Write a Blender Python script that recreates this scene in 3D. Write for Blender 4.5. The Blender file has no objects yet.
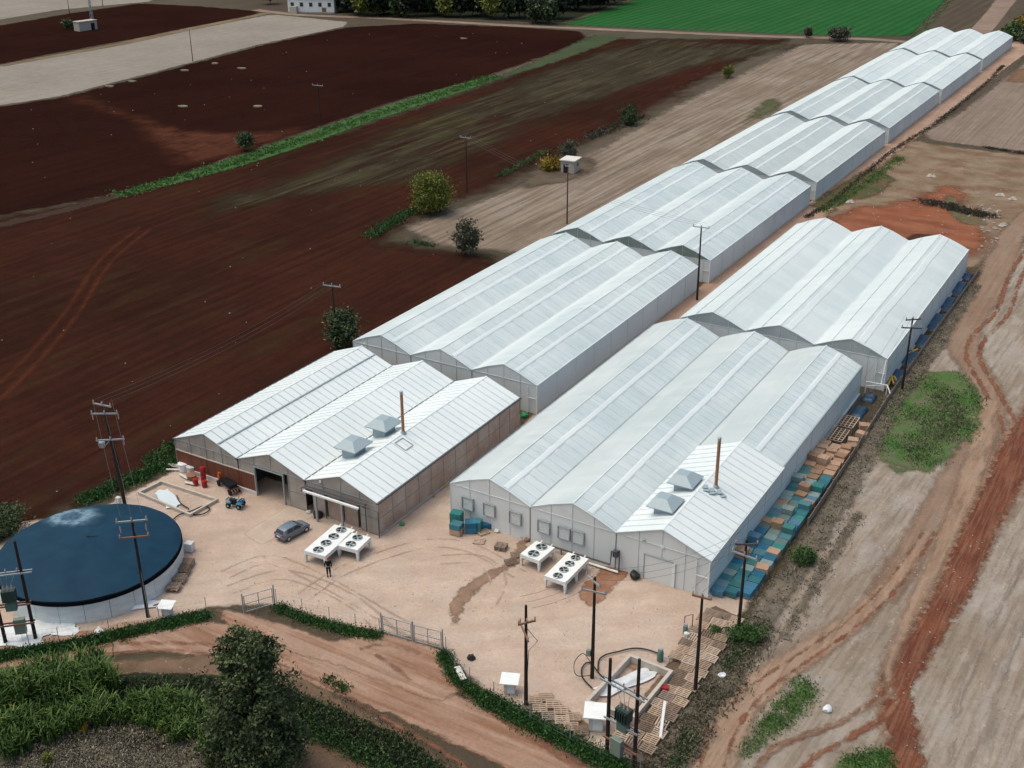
import bpy, bmesh, math, random
import numpy as np
from mathutils import Vector, Matrix

# ------------------------------------------------------------------ camera, world, sun, exposure
SC = bpy.context.scene
COL = SC.collection
W_, H_ = 1024, 768
CAM_Z = 64.0
F, PITCH, ROLL, YAW = 1160.945, 0.433349, -0.005766, -0.538059
fw = np.array([math.sin(YAW)*math.cos(PITCH), math.cos(YAW)*math.cos(PITCH), -math.sin(PITCH)])
ri0 = np.array([math.cos(YAW), -math.sin(YAW), 0.0]); up0 = np.cross(ri0, fw)
ri = math.cos(ROLL)*ri0 + math.sin(ROLL)*up0; up = -math.sin(ROLL)*ri0 + math.cos(ROLL)*up0
cd = bpy.data.cameras.new('drone_camera'); cam = bpy.data.objects.new('drone_camera', cd); COL.objects.link(cam)
cd.sensor_width = 36.0; cd.lens = F/W_*36.0; cd.clip_start = 0.5; cd.clip_end = 6000
M_ = Matrix(((ri[0], up[0], -fw[0], 0), (ri[1], up[1], -fw[1], 0), (ri[2], up[2], -fw[2], CAM_Z), (0, 0, 0, 1)))
cam.matrix_world = M_
SC.camera = cam

SUN_EL, SUN_AZ = math.radians(70), math.radians(245)     # azimuth clockwise from +Y
world = bpy.data.worlds.new("World"); SC.world = world; world.use_nodes = True
wn = world.node_tree.nodes; wl = world.node_tree.links
sky = wn.new('ShaderNodeTexSky'); sky.sky_type = 'NISHITA'; sky.sun_disc = False
sky.sun_elevation = SUN_EL; sky.sun_rotation = SUN_AZ
sky.air_density = 1.0; sky.dust_density = 5.0; sky.ozone_density = 0.0
tint = wn.new('ShaderNodeMix'); tint.data_type = 'RGBA'; tint.blend_type = 'MULTIPLY'; tint.inputs[0].default_value = 1.0
tint.inputs[7].default_value = (0.95, 1.0, 0.95, 1)      # grey-green cast of the cloud cover
wl.new(sky.outputs[0], tint.inputs[6]); wl.new(tint.outputs[2], wn['Background'].inputs[0]); wn['Background'].inputs[1].default_value = 0.15
sd = bpy.data.lights.new('sun', 'SUN'); sd.energy = 0.6; sd.angle = math.radians(50); sd.color = (1.0, 0.95, 0.88)
so = bpy.data.objects.new('sun', sd); COL.objects.link(so)
sv = Vector((math.sin(SUN_AZ)*math.cos(SUN_EL), math.cos(SUN_AZ)*math.cos(SUN_EL), math.sin(SUN_EL)))
so.rotation_euler = sv.to_track_quat('Z', 'Y').to_euler(); so.location = (0, 0, 120)
SC.view_settings.view_transform = 'Standard'; SC.view_settings.look = 'None'
SC.view_settings.exposure = 0.38; SC.view_settings.gamma = 1.0
SC.cycles.use_denoising = True
SC.cycles.max_bounces = 6; SC.cycles.transparent_max_bounces = 16
SC.cycles.diffuse_bounces = 3; SC.cycles.glossy_bounces = 2

# ------------------------------------------------------------------ survey helpers
def ray(px, py): return fw*F + ri*(px-512) + up*(384-py)
def gp(px, py, z=0.0):
    """ground survey: the place on the plane z that the photograph shows at this pixel"""
    d = ray(px, py); t = (z-CAM_Z)/d[2]
    return (float(t*d[0]), float(t*d[1]))
def gps(pts, z=0.0): return [gp(a, b, z) for a, b in pts]
RNG = np.random.default_rng(7)
random.seed(7)

# ------------------------------------------------------------------ materials
class NT:
    def __init__(s, name):
        s.m = bpy.data.materials.new(name); s.m.use_nodes = True
        s.t = s.m.node_tree; s.n = s.t.nodes; s.l = s.t.links
        s.b = s.n['Principled BSDF']; s.out = s.n['Material Output']
        s.pos = s.n.new('ShaderNodeNewGeometry').outputs['Position']
    def link(s, a, b): s.l.new(a, b)
    def setin(s, sock, v):
        if isinstance(v, (int, float)): sock.default_value = v
        elif isinstance(v, tuple): sock.default_value = (v + (1,)) if len(v) == 3 and len(sock.default_value) == 4 else v
        else: s.link(v, sock)
    def mapping(s, scale=(1, 1, 1), rot=0.0, loc=(0, 0, 0), vec=None):
        n = s.n.new('ShaderNodeMapping'); s.link(vec if vec is not None else s.pos, n.inputs['Vector'])
        n.inputs['Scale'].default_value = scale; n.inputs['Rotation'].default_value = (0, 0, rot); n.inputs['Location'].default_value = loc
        return n.outputs[0]
    def noise(s, scale, detail=3, rough=0.55, vec=None):
        n = s.n.new('ShaderNodeTexNoise'); s.link(vec if vec is not None else s.pos, n.inputs['Vector'])
        n.inputs['Scale'].default_value = scale; n.inputs['Detail'].default_value = detail; n.inputs['Roughness'].default_value = rough
        return n.outputs[0]
    def ramp(s, v, a, b, lo=0.0, hi=1.0, smooth=True):
        n = s.n.new('ShaderNodeMapRange'); n.interpolation_type = 'SMOOTHSTEP' if smooth else 'LINEAR'
        s.link(v, n.inputs[0])
        for i, q in enumerate((a, b, lo, hi)): n.inputs[1+i].default_value = q
        return n.outputs[0]
    def mix(s, f, a, b, mode='MIX'):
        n = s.n.new('ShaderNodeMix'); n.data_type = 'RGBA'; n.blend_type = mode
        s.setin(n.inputs[0], f); s.setin(n.inputs[6], a); s.setin(n.inputs[7], b)
        return n.outputs[2]
    def math(s, op, a, b=0.0):
        n = s.n.new('ShaderNodeMath'); n.operation = op; s.setin(n.inputs[0], a); s.setin(n.inputs[1], b)
        return n.outputs[0]
    def attr(s, name, fac=True):
        n = s.n.new('ShaderNodeAttribute'); n.attribute_name = name
        return n.outputs['Fac' if fac else 'Color']
    def bump(s, h, strength, dist=0.05):
        n = s.n.new('ShaderNodeBump'); s.link(h, n.inputs['Height']); n.inputs['Strength'].default_value = strength; n.inputs['Distance'].default_value = dist
        s.link(n.outputs[0], s.b.inputs['Normal'])
    def done(s, col, rough=0.8, spec=0.3, metal=0.0):
        s.setin(s.b.inputs['Base Color'], col); s.setin(s.b.inputs['Roughness'], rough)
        s.b.inputs['Specular IOR Level'].default_value = spec; s.b.inputs['Metallic'].default_value = metal
        return s.m

def paint(name, c, rough=0.5, spec=0.4, metal=0.0, wear=0.25, wc=None, scale=1.5, vary=0.0):
    """painted or plain surface with faint grime"""
    t = NT(name)
    wc = wc or tuple(x*0.55 for x in c)
    n = t.noise(scale, 5, 0.65)
    n2 = t.noise(scale*7, 3)
    f = t.math('MULTIPLY', t.ramp(n, 0.42, 0.75), wear)
    col = t.mix(f, c, wc)
    col = t.mix(t.math('MULTIPLY', n2, 0.25), col, tuple(x*0.7 for x in c))
    if vary:     # each piece has its own age
        oi = t.n.new('ShaderNodeObjectInfo')
        col = t.mix(t.ramp(oi.outputs['Random'], 0.0, 0.55, vary, 0.0, False), col, tuple(x*0.4 for x in c))
        col = t.mix(t.ramp(oi.outputs['Random'], 0.6, 1.0, 0.0, vary, False), col, tuple(min(0.7, x*0.7+0.13) for x in c))
    return t.done(col, rough, spec, metal)

def soil(name, c1, c2, c3=None, streak=(0.5, 40), smul=0.6, blot=0.06, rot=0.0, edge=None, patch=None, pebble=0.0,
         fine=3.0, bump=0.5, rows=None, c4=None, spec=0.12, contrast=(0.35, 0.65)):
    """bare soil: large blotches c1/c2, furrow streaks c3 along local Y, grain; edge=(feather, amp, scale) frays the border"""
    t = NT(name)
    v = t.mapping((1, 1, 1), rot)
    col = t.mix(t.ramp(t.noise(blot, 4, 0.6, v), *contrast), c1, c2)
    ns = t.noise(1.0, 4, 0.6, t.mapping((1/streak[0], 1/streak[1], 0.2), 0, (3.1, 1.7, 0), v))
    if c3 is not None:
        col = t.mix(t.math('MULTIPLY', t.ramp(ns, 0.38, 0.68), smul), col, c3)
    if c4 is not None:
        n4 = t.noise(1.0, 4, 0.6, t.mapping((1/(streak[0]*3.3), 1/(streak[1]*0.8), 0.2), 0, (13.1, 4.7, 0), v))
        col = t.mix(t.math('MULTIPLY', t.ramp(n4, 0.48, 0.68), 0.75), col, c4)
    h = ns
    if rows:
        w = t.n.new('ShaderNodeTexWave'); w.wave_type = 'BANDS'; w.bands_direction = 'X'
        t.link(v, w.inputs[0]); w.inputs['Scale'].default_value = rows[0]; w.inputs['Distortion'].default_value = 0.6
        w.inputs['Detail'].default_value = 2
        col = t.mix(t.math('MULTIPLY', w.outputs['Fac'], rows[1]), col, tuple(x*0.45 for x in c1))
        h = t.math('ADD', ns, w.outputs['Fac'])
    nf = t.noise(fine, 6, 0.7)
    g = t.ramp(nf, 0.25, 0.75, 0.0, 1.0, False)
    col = t.mix(t.math('MULTIPLY', g, 0.45), col, t.mix(1.0, col, (0.45, 0.45, 0.45), 'MULTIPLY'))
    nm = t.noise(0.35, 4, 0.6)
    col = t.mix(t.ramp(nm, 0.35, 0.8, 0, 0.4), col, t.mix(1.0, col, (1.45, 1.4, 1.35), 'MULTIPLY'))
    if pebble > 0:
        vo = t.n.new('ShaderNodeTexVoronoi'); t.link(t.pos, vo.inputs[0]); vo.inputs['Scale'].default_value = 1.3
        pm = t.math('MULTIPLY', t.ramp(vo.outputs['Distance'], 0.10, 0.16, 1, 0), t.ramp(t.noise(0.5, 2), 0.45, 0.6))
        col = t.mix(t.math('MULTIPLY', pm, pebble), col, (0.55, 0.5, 0.45))
    t.bump(t.math('ADD', t.math('MULTIPLY', h, 0.6), nf), bump, 0.15)
    t.done(col, 0.95, spec)
    if edge or patch:
        tr = t.n.new('ShaderNodeBsdfTransparent'); mx = t.n.new('ShaderNodeMixShader')
        fac = None
        if edge:
            e = t.math('ADD', t.attr('edge'), t.math('MULTIPLY', t.math('SUBTRACT', t.noise(edge[2], 5, 0.65), 0.5), edge[1]))
            fac = t.ramp(e, 0.0, edge[0])
        if patch:       # (scale, lo, hi, stretch): broken cover
            vv = t.mapping((1/patch[3], 1/(patch[4] if len(patch) > 4 else 1.0), 1), rot)
            pn = t.ramp(t.noise(patch[0], 5, 0.65, vv), patch[1], patch[2])
            fac = t.math('MULTIPLY', fac, pn) if fac is not None else pn
        t.link(fac, mx.inputs[0]); t.link(tr.outputs[0], mx.inputs[1]); t.link(t.b.outputs[0], mx.inputs[2])
        t.link(mx.outputs[0], t.out.inputs['Surface'])
    return t.m

def leafmat(name, c1, c2, c3):
    t = NT(name)
    s = t.attr('shade')
    col = t.mix(t.ramp(s, 0.0, 0.6, 0, 1, False), c1, c2)
    col = t.mix(t.ramp(s, 0.65, 1.0, 0, 1, False), col, c3)
    return t.done(col, 0.6, 0.25)

def filmmat(name, c1, c2, cw, streak=0.35, rough=0.38, spec=0.5, haze=0.5, bays=0.0):
    """plastic greenhouse cover: dust streaks down the slope, pale condensation along the length"""
    t = NT(name)
    a = t.noise(1.0, 4, 0.6, t.mapping((0.25, 2.2, 0.4)))
    b = t.noise(1.0, 4, 0.6, t.mapping((0.5, 0.07, 0.3), 0, (7, 2, 0)))
    c = t.noise(0.09, 4, 0.55)
    col = t.mix(t.ramp(c, 0.35, 0.68), c1, c2)
    col = t.mix(t.math('MULTIPLY', t.ramp(a, 0.5, 0.78), streak), col, cw)
    col = t.mix(t.math('MULTIPLY', t.ramp(b, 0.5, 0.75), haze), col, cw)
    if bays:     # every width of film has aged a little differently; whitewash lies on the lower part of some slopes
        sp = t.n.new('ShaderNodeSeparateXYZ'); t.link(t.pos, sp.inputs[0])
        w = t.n.new('ShaderNodeTexWhiteNoise'); w.noise_dimensions = '2D'
        cb = t.n.new('ShaderNodeCombineXYZ')
        t.link(t.math('FLOOR', t.math('MULTIPLY', sp.outputs[1], 1/1.28)), cb.inputs[0]); t.link(t.math('FLOOR', t.math('MULTIPLY', sp.outputs[0], 1/4.75)), cb.inputs[1])
        t.link(cb.outputs[0], w.inputs['Vector'])
        col = t.mix(t.math('MULTIPLY', t.ramp(w.outputs[0], 0.55, 1.0), bays), col, cw)
        col = t.mix(t.math('MULTIPLY', t.ramp(w.outputs[0], 0.3, 0.0), bays*0.5), col, tuple(x*0.82 for x in c1))
        wb = t.math('ADD', t.attr('white'), t.math('MULTIPLY', t.math('SUBTRACT', t.noise(0.35, 4), 0.5), 0.7))
        col = t.mix(t.math('MULTIPLY', t.ramp(wb, 0.35, 0.85), 0.8), col, (0.66, 0.69, 0.68))
    d = t.noise(0.9, 6, 0.7)
    col = t.mix(t.ramp(d, 0.55, 0.85, 0, 0.28), col, tuple(x*0.68 for x in c1))
    g = t.noise(1.0, 5, 0.7, t.mapping((0.5, 0.5, 0.5), 0, (5, 9, 1)))
    col = t.mix(t.ramp(g, 0.62, 0.85, 0, 0.35), col, (0.40, 0.39, 0.34))
    t.bump(t.noise(1.0, 3, 0.5, t.mapping((0.4, 1.2, 0.4))), 0.25, 0.08)
    return t.done(col, rough, spec)

MT = {}
def setup_materials():
    m = MT
    m['film'] = filmmat('slope_tone_film', (0.43, 0.485, 0.485), (0.49, 0.535, 0.53), (0.58, 0.61, 0.60), 0.25, 0.5, 0.35, bays=0.28)  # one of the roof tones that put light on the slopes into colour
    m['film_pale'] = filmmat('pale_slope_tone_film', (0.47, 0.54, 0.55), (0.54, 0.595, 0.60), (0.66, 0.70, 0.70), 0.5, 0.5, 0.35, bays=0.28)  # paler roof tone of the same cover, slope light put into colour
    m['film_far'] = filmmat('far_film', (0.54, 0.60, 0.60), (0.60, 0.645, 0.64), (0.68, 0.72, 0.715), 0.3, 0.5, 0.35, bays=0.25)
    m['film_wall'] = filmmat('wall_film', (0.52, 0.585, 0.61), (0.58, 0.64, 0.66), (0.66, 0.70, 0.70), 0.15, 0.5, 0.3, 0.2)
    m['film_gable'] = filmmat('gable_film', (0.60, 0.615, 0.60), (0.67, 0.68, 0.66), (0.74, 0.74, 0.72), 0.2, 0.5, 0.3, 0.2)
    m['net_green'] = filmmat('gable_net', (0.16, 0.20, 0.17), (0.24, 0.28, 0.25), (0.34, 0.37, 0.34), 0.3, 0.7, 0.2)
    m['net_grey'] = filmmat('gable_net_grey', (0.30, 0.33, 0.33), (0.38, 0.41, 0.40), (0.46, 0.48, 0.46), 0.3, 0.7, 0.2)
    m['white_panel'] = filmmat('white_roof_panel', (0.64, 0.685, 0.685), (0.71, 0.745, 0.74), (0.77, 0.795, 0.785), 0.2, 0.45, 0.4, 0.3)
    m['vent_strip'] = filmmat('double_film_strip', (0.60, 0.65, 0.65), (0.66, 0.70, 0.70), (0.72, 0.75, 0.74), 0.2, 0.5, 0.3)
    t = NT('polycarbonate_wall')
    n = t.noise(0.45, 5, 0.65); n2 = t.noise(1.8, 4, 0.6)
    col = t.mix(t.ramp(n, 0.38, 0.66), (0.27, 0.235, 0.205), (0.36, 0.33, 0.30))
    col = t.mix(t.ramp(n2, 0.5, 0.8, 0, 0.5), col, (0.22, 0.15, 0.115))
    m['poly'] = t.done(col, 0.3, 0.5)
    t = NT('polycarbonate_side')
    n = t.noise(0.30, 5, 0.65); n2 = t.noise(1.4, 4, 0.6)
    col = t.mix(t.ramp(n, 0.38, 0.66), (0.33, 0.235, 0.19), (0.42, 0.36, 0.315))
    col = t.mix(t.ramp(n2, 0.5, 0.8, 0, 0.5), col, (0.27, 0.17, 0.135))
    m['poly_side'] = t.done(col, 0.3, 0.5)
    m['brown_panel'] = paint('brown_cladding', (0.16, 0.055, 0.032), 0.6, 0.3)
    m['white'] = paint('white_paint', (0.76, 0.77, 0.75), 0.45, 0.4, wear=0.3, wc=(0.5, 0.47, 0.42))
    m['offwhite'] = paint('offwhite_plaster', (0.62, 0.59, 0.54), 0.8, 0.2)
    m['cream'] = paint('cream_kerb', (0.50, 0.44, 0.375), 0.85, 0.2, wear=0.5)
    m['concrete'] = paint('concrete', (0.42, 0.37, 0.32), 0.9, 0.2, wear=0.4)
    m['steel'] = paint('galvanised_steel', (0.38, 0.42, 0.43), 0.4, 0.5, 0.4)
    m['bluegrey'] = paint('bluegrey_sheet', (0.30, 0.37, 0.40), 0.4, 0.5, 0.0, wear=0.15)
    m['dark_steel'] = paint('dark_pipe', (0.07, 0.075, 0.08), 0.5, 0.4)
    m['black'] = paint('black_plastic', (0.012, 0.012, 0.013), 0.5, 0.4)
    m['matt_black'] = paint('matt_black_sheet', (0.008, 0.010, 0.013), 0.95, 0.0, wear=0.0)
    m['rust'] = paint('rusty_steel', (0.25, 0.13, 0.08), 0.7, 0.3)
    m['copper'] = paint('copper_flue', (0.36, 0.17, 0.08), 0.5, 0.4, 0.2, wear=0.5, wc=(0.2, 0.1, 0.06))
    m['pole'] = paint('tarred_wood', (0.028, 0.020, 0.017), 0.8, 0.2, wear=0.5, wc=(0.06, 0.04, 0.03))
    m['pole_brown'] = paint('brown_wood_pole', (0.10, 0.05, 0.035), 0.8, 0.2)
    m['insul'] = paint('insulator_ceramic', (0.45, 0.30, 0.27), 0.3, 0.5)
    m['transf'] = paint('green_transformer_paint', (0.10, 0.17, 0.14), 0.5, 0.4)
    m['transf_dk'] = paint('dark_green_transformer_paint', (0.025, 0.055, 0.045), 0.5, 0.4)
    m['cabinet_grn'] = paint('grey_green_cabinet', (0.20, 0.24, 0.19), 0.6, 0.3)
    m['pallet'] = paint('weathered_pallet_wood', (0.47, 0.34, 0.245), 0.9, 0.15, wear=0.55, scale=0.8, vary=0.6)
    m['pallet_dk'] = paint('dark_pallet_wood', (0.24, 0.17, 0.125), 0.9, 0.15, wear=0.5, scale=0.8, vary=0.6)
    m['tan_crate'] = paint('new_crate_wood', (0.50, 0.31, 0.20), 0.9, 0.15, wear=0.4, scale=0.7, vary=0.6)
    m['teal'] = paint('teal_plastic', (0.045, 0.20, 0.235), 0.6, 0.3, wear=0.6, wc=(0.10, 0.17, 0.17), scale=0.7, vary=0.6)
    m['teal2'] = paint('green_teal_plastic', (0.035, 0.24, 0.22), 0.6, 0.3, wear=0.6, wc=(0.14, 0.19, 0.17), scale=0.7, vary=0.6)
    m['blue'] = paint('blue_plastic', (0.022, 0.17, 0.28), 0.6, 0.3, wear=0.6, wc=(0.05, 0.12, 0.16), scale=0.7, vary=0.6)
    m['greyteal'] = paint('faded_teal_crate', (0.21, 0.31, 0.30), 0.8, 0.2, wear=0.6, wc=(0.28, 0.24, 0.19), scale=0.9, vary=0.6)
    m['blue_tarp'] = paint('blue_tarpaulin', (0.012, 0.05, 0.10), 0.45, 0.4, wear=0.5, wc=(0.02, 0.03, 0.05))
    m['bluequad'] = paint('blue_plastic_fairing', (0.03, 0.20, 0.36), 0.4, 0.5, wear=0.1)
    m['red'] = paint('red_plastic', (0.33, 0.012, 0.02), 0.45, 0.4, wear=0.2)
    m['orange'] = paint('orange_paint', (0.50, 0.10, 0.02), 0.45, 0.4)
    m['yellow'] = paint('yellow_plastic', (0.58, 0.36, 0.04), 0.5, 0.4)
    m['green'] = paint('green_plastic', (0.02, 0.22, 0.08), 0.5, 0.4)
    m['rubber'] = paint('tyre_rubber', (0.018, 0.018, 0.019), 0.85, 0.2)
    m['car'] = paint('grey_blue_car_paint', (0.15, 0.19, 0.235), 0.28, 0.5, 0.15, wear=0.1)
    m['glass'] = paint('dark_glass', (0.015, 0.02, 0.026), 0.08, 0.6, wear=0.0)
    m['lamp_red'] = paint('tail_lamp', (0.25, 0.01, 0.01), 0.2, 0.5)
    m['rim'] = paint('alloy_rim', (0.5, 0.52, 0.54), 0.3, 0.5, 0.7)
    m['skin'] = paint('skin', (0.42, 0.25, 0.18), 0.6, 0.3, wear=0.1)
    m['cloth'] = paint('black_cloth', (0.013, 0.014, 0.017), 0.9, 0.1)
    m['cloth2'] = paint('dark_trousers', (0.02, 0.022, 0.028), 0.9, 0.1)
    m['redcap'] = paint('red_cap_cloth', (0.45, 0.03, 0.04), 0.8, 0.2)
    m['bark'] = paint('bark', (0.09, 0.065, 0.05), 0.95, 0.1)
    m['tarp'] = paint('white_tarpaulin', (0.66, 0.68, 0.69), 0.5, 0.4, wear=0.3, wc=(0.45, 0.40, 0.35))
    m['roof_tile'] = paint('clay_roof', (0.30, 0.14, 0.09), 0.8, 0.2)
    t = NT('tank_cover_sheet')
    n = t.noise(0.35, 5, 0.6); n2 = t.noise(2.5, 5, 0.7)
    col = t.mix(t.ramp(n, 0.3, 0.75), (0.005, 0.028, 0.054), (0.007, 0.038, 0.070))
    col = t.mix(t.ramp(n2, 0.6, 0.85, 0, 0.3), col, (0.03, 0.07, 0.11))
    # pale ring: the sheet's faint sheen painted into the colour at one spot
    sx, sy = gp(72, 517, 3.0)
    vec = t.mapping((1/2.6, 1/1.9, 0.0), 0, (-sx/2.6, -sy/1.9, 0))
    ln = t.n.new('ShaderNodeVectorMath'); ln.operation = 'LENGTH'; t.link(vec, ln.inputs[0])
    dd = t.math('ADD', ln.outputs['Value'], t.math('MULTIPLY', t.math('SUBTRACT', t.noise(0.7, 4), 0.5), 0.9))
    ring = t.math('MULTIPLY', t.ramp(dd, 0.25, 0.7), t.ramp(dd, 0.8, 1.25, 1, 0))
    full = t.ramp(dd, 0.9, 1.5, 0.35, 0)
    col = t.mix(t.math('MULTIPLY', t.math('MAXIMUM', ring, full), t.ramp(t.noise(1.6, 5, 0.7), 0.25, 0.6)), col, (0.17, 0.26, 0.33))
    t.bump(t.noise(0.6, 3), 0.3, 0.1)
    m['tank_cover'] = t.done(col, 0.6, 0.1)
    t = NT('tank_puddle')
    m['puddle'] = t.done(t.mix(t.noise(0.8, 4), (0.20, 0.28, 0.34), (0.05, 0.10, 0.15)), 0.1, 0.8)
    t = NT('galvanised_tank_wall')
    vor = t.noise(1.0, 4, 0.6, t.mapping((0.5, 0.5, 2.5)))
    m['tank_wall'] = t.done(t.mix(t.ramp(vor, 0.35, 0.7), (0.50, 0.56, 0.58), (0.62, 0.67, 0.68)), 0.45, 0.5)
    # foliage
    m['leaf_dark'] = leafmat('dark_leaves', (0.018, 0.028, 0.012), (0.05, 0.075, 0.03), (0.12, 0.145, 0.06))
    m['leaf_tree'] = leafmat('tree_leaves', (0.022, 0.034, 0.014), (0.066, 0.092, 0.036), (0.17, 0.19, 0.085))
    m['leaf_yellow'] = leafmat('yellow_green_leaves', (0.04, 0.065, 0.012), (0.125, 0.14, 0.02), (0.27, 0.25, 0.04))
    m['leaf_mid'] = leafmat('mid_green_leaves', (0.022, 0.050, 0.014), (0.05, 0.105, 0.028), (0.11, 0.17, 0.05))
    m['leaf_verge'] = leafmat('verge_leaves', (0.016, 0.046, 0.011), (0.034, 0.098, 0.021), (0.085, 0.17, 0.04))
    m['leaf_reed'] = leafmat('reed_leaves', (0.020, 0.045, 0.010), (0.060, 0.115, 0.022), (0.15, 0.20, 0.05))
    m['leaf_amber'] = leafmat('amber_leaves', (0.10, 0.08, 0.01), (0.25, 0.16, 0.02), (0.36, 0.22, 0.03))
    m['leaf_dry'] = leafmat('dry_grass', (0.09, 0.078, 0.056), (0.19, 0.165, 0.125), (0.33, 0.28, 0.215))
    m['leaf_scrub'] = leafmat('grey_scrub', (0.028, 0.026, 0.018), (0.06, 0.055, 0.036), (0.13, 0.115, 0.08))
    m['leaf_weed'] = leafmat('bright_weeds', (0.030, 0.085, 0.016), (0.070, 0.165, 0.034), (0.15, 0.24, 0.07))
    m['leaf_verge2'] = leafmat('dull_verge_weeds', (0.055, 0.050, 0.030), (0.12, 0.105, 0.068), (0.22, 0.19, 0.13))
    m['leaf_grey'] = leafmat('grey_twigs', (0.04, 0.042, 0.026), (0.085, 0.085, 0.055), (0.15, 0.145, 0.10))
    m['leaf_far'] = leafmat('far_tree_leaves', (0.004, 0.008, 0.006), (0.010, 0.018, 0.010), (0.028, 0.036, 0.018))
    m['stone'] = paint('pale_stone', (0.36, 0.31, 0.28), 0.9, 0.2)
    m['straw'] = paint('pale_straw', (0.19, 0.17, 0.11), 0.95, 0.1)
setup_materials()

# ------------------------------------------------------------------ object helpers
def mesh_obj(name, verts, faces, mat=None, parent=None, shade=False):
    me = bpy.data.meshes.new(name); me.from_pydata([tuple(v) for v in verts], [], faces); me.update()
    if mat: me.materials.append(mat)
    if shade:
        me.polygons.foreach_set('use_smooth', [True]*len(me.polygons))
    o = bpy.data.objects.new(name, me); COL.objects.link(o)
    if parent is not None: o.parent = parent
    return o
def tag(o, label=None, cat=None, group=None, kind=None):
    if label: o['label'] = label
    if cat: o['category'] = cat
    if group: o['group'] = group
    if kind: o['kind'] = kind
    return o
def thing(name, loc=(0, 0, 0), label=None, cat=None, group=None, rz=0.0):
    o = bpy.data.objects.new(name, None); COL.objects.link(o); o.location = loc; o.rotation_euler = (0, 0, rz)
    o.empty_display_size = 0.3
    return tag(o, label, cat, group)
KIDS = {}
def copy_tree(o, parent=None):
    c = o.copy(); COL.objects.link(c)
    if parent is not None: c.parent = parent
    for ch in list(o.children): copy_tree(ch, c)
    return c
class MB:
    """collects shapes; build() links them as one mesh object"""
    def __init__(s): s.v = []; s.f = []
    def add(s, vs, fs):
        k = len(s.v); s.v += [tuple(map(float, v)) for v in vs]; s.f += [tuple(i+k for i in f) for f in fs]; return s
    def box(s, c, d, rz=0.0, taper=1.0):
        x, y, z = d[0]/2, d[1]/2, d[2]/2; ca, sa = math.cos(rz), math.sin(rz); vs = []
        for sz in (-1, 1):
            k = taper if sz > 0 else 1.0
            for a, b in ((-x, -y), (x, -y), (x, y), (-x, y)):
                a *= k; b *= k
                vs.append((c[0]+a*ca-b*sa, c[1]+a*sa+b*ca, c[2]+sz*z))
        return s.add(vs, [(3, 2, 1, 0), (4, 5, 6, 7), (0, 1, 5, 4), (1, 2, 6, 5), (2, 3, 7, 6), (3, 0, 4, 7)])
    def bar(s, a, b, w, h=None, n=4, w2=None):
        """bar from a to b: n=4 square, more sides round; w2 = end width"""
        a = Vector(a); b = Vector(b); d = (b-a).normalized()
        r = d.cross(Vector((0, 0, 1)))
        if r.length < 1e-3: r = Vector((1, 0, 0))
        r.normalize(); u = r.cross(d); h = h or w; w2 = w2 or w; h2 = h*w2/w
        vs = []
        for p, ww, hh in ((a, w, h), (b, w2, h2)):
            for i in range(n):
                t = 2*math.pi*(i+0.5)/n; k = 1/math.cos(math.pi/n) if n == 4 else 1
                vs.append(p + r*(math.cos(t)*ww/2*k) + u*(math.sin(t)*hh/2*k))
        fs = [tuple(range(n)), tuple(range(2*n-1, n-1, -1))] + [(i, n+i, n+(i+1) % n, (i+1) % n) for i in range(n)]
        return s.add(vs, fs)
    def tube(s, pts, w, n=6, w2=None):
        pts = [Vector(p) for p in pts]; w2 = w if w2 is None else w2; vs = []; fs = []
        for i, p in enumerate(pts):
            d = (pts[min(i+1, len(pts)-1)]-pts[max(i-1, 0)]).normalized()
            r = d.cross(Vector((0.03, 0.02, 1)));
            if r.length < 1e-3: r = Vector((1, 0, 0))
            r.normalize(); u = r.cross(d); ww = w+(w2-w)*i/(len(pts)-1)
            for k in range(n):
                t = 2*math.pi*k/n; vs.append(p+r*(math.cos(t)*ww/2)+u*(math.sin(t)*ww/2))
        for i in range(len(pts)-1):
            for k in range(n): fs.append((i*n+k, i*n+(k+1) % n, (i+1)*n+(k+1) % n, (i+1)*n+k))
        fs += [tuple(range(n))[::-1], tuple(range((len(pts)-1)*n, len(pts)*n))]
        return s.add(vs, fs)
    def lathe(s, c, prof, n=16, ax='z'):
        vs = []; fs = []
        for r, h in prof:
            for k in range(n):
                t = 2*math.pi*k/n; x, y = r*math.cos(t), r*math.sin(t)
                vs.append({'z': (c[0]+x, c[1]+y, c[2]+h), 'x': (c[0]+h, c[1]+x, c[2]+y), 'y': (c[0]+x, c[1]+h, c[2]+y)}[ax])
        for i in range(len(prof)-1):
            for k in range(n): fs.append((i*n+k, i*n+(k+1) % n, (i+1)*n+(k+1) % n, (i+1)*n+k))
        fs += [tuple(range(n))[::-1], tuple(range((len(prof)-1)*n, len(prof)*n))]
        return s.add(vs, fs)
    def prism(s, poly, y0, y1, ax='y'):
        """polygon of (a, z) pushed from y0 to y1 (ax y), or (a=y) pushed along x, or plan polygon up z"""
        n = len(poly); f = {'y': lambda a, z, t: (a, t, z), 'x': lambda a, z, t: (t, a, z), 'z': lambda a, z, t: (a, z, t)}[ax]
        vs = [f(a, z, y0) for a, z in poly]+[f(a, z, y1) for a, z in poly]
        return s.add(vs, [tuple(range(n)), tuple(range(2*n-1, n-1, -1))]+[(i, n+i, n+(i+1) % n, (i+1) % n) for i in range(n)])
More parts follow.
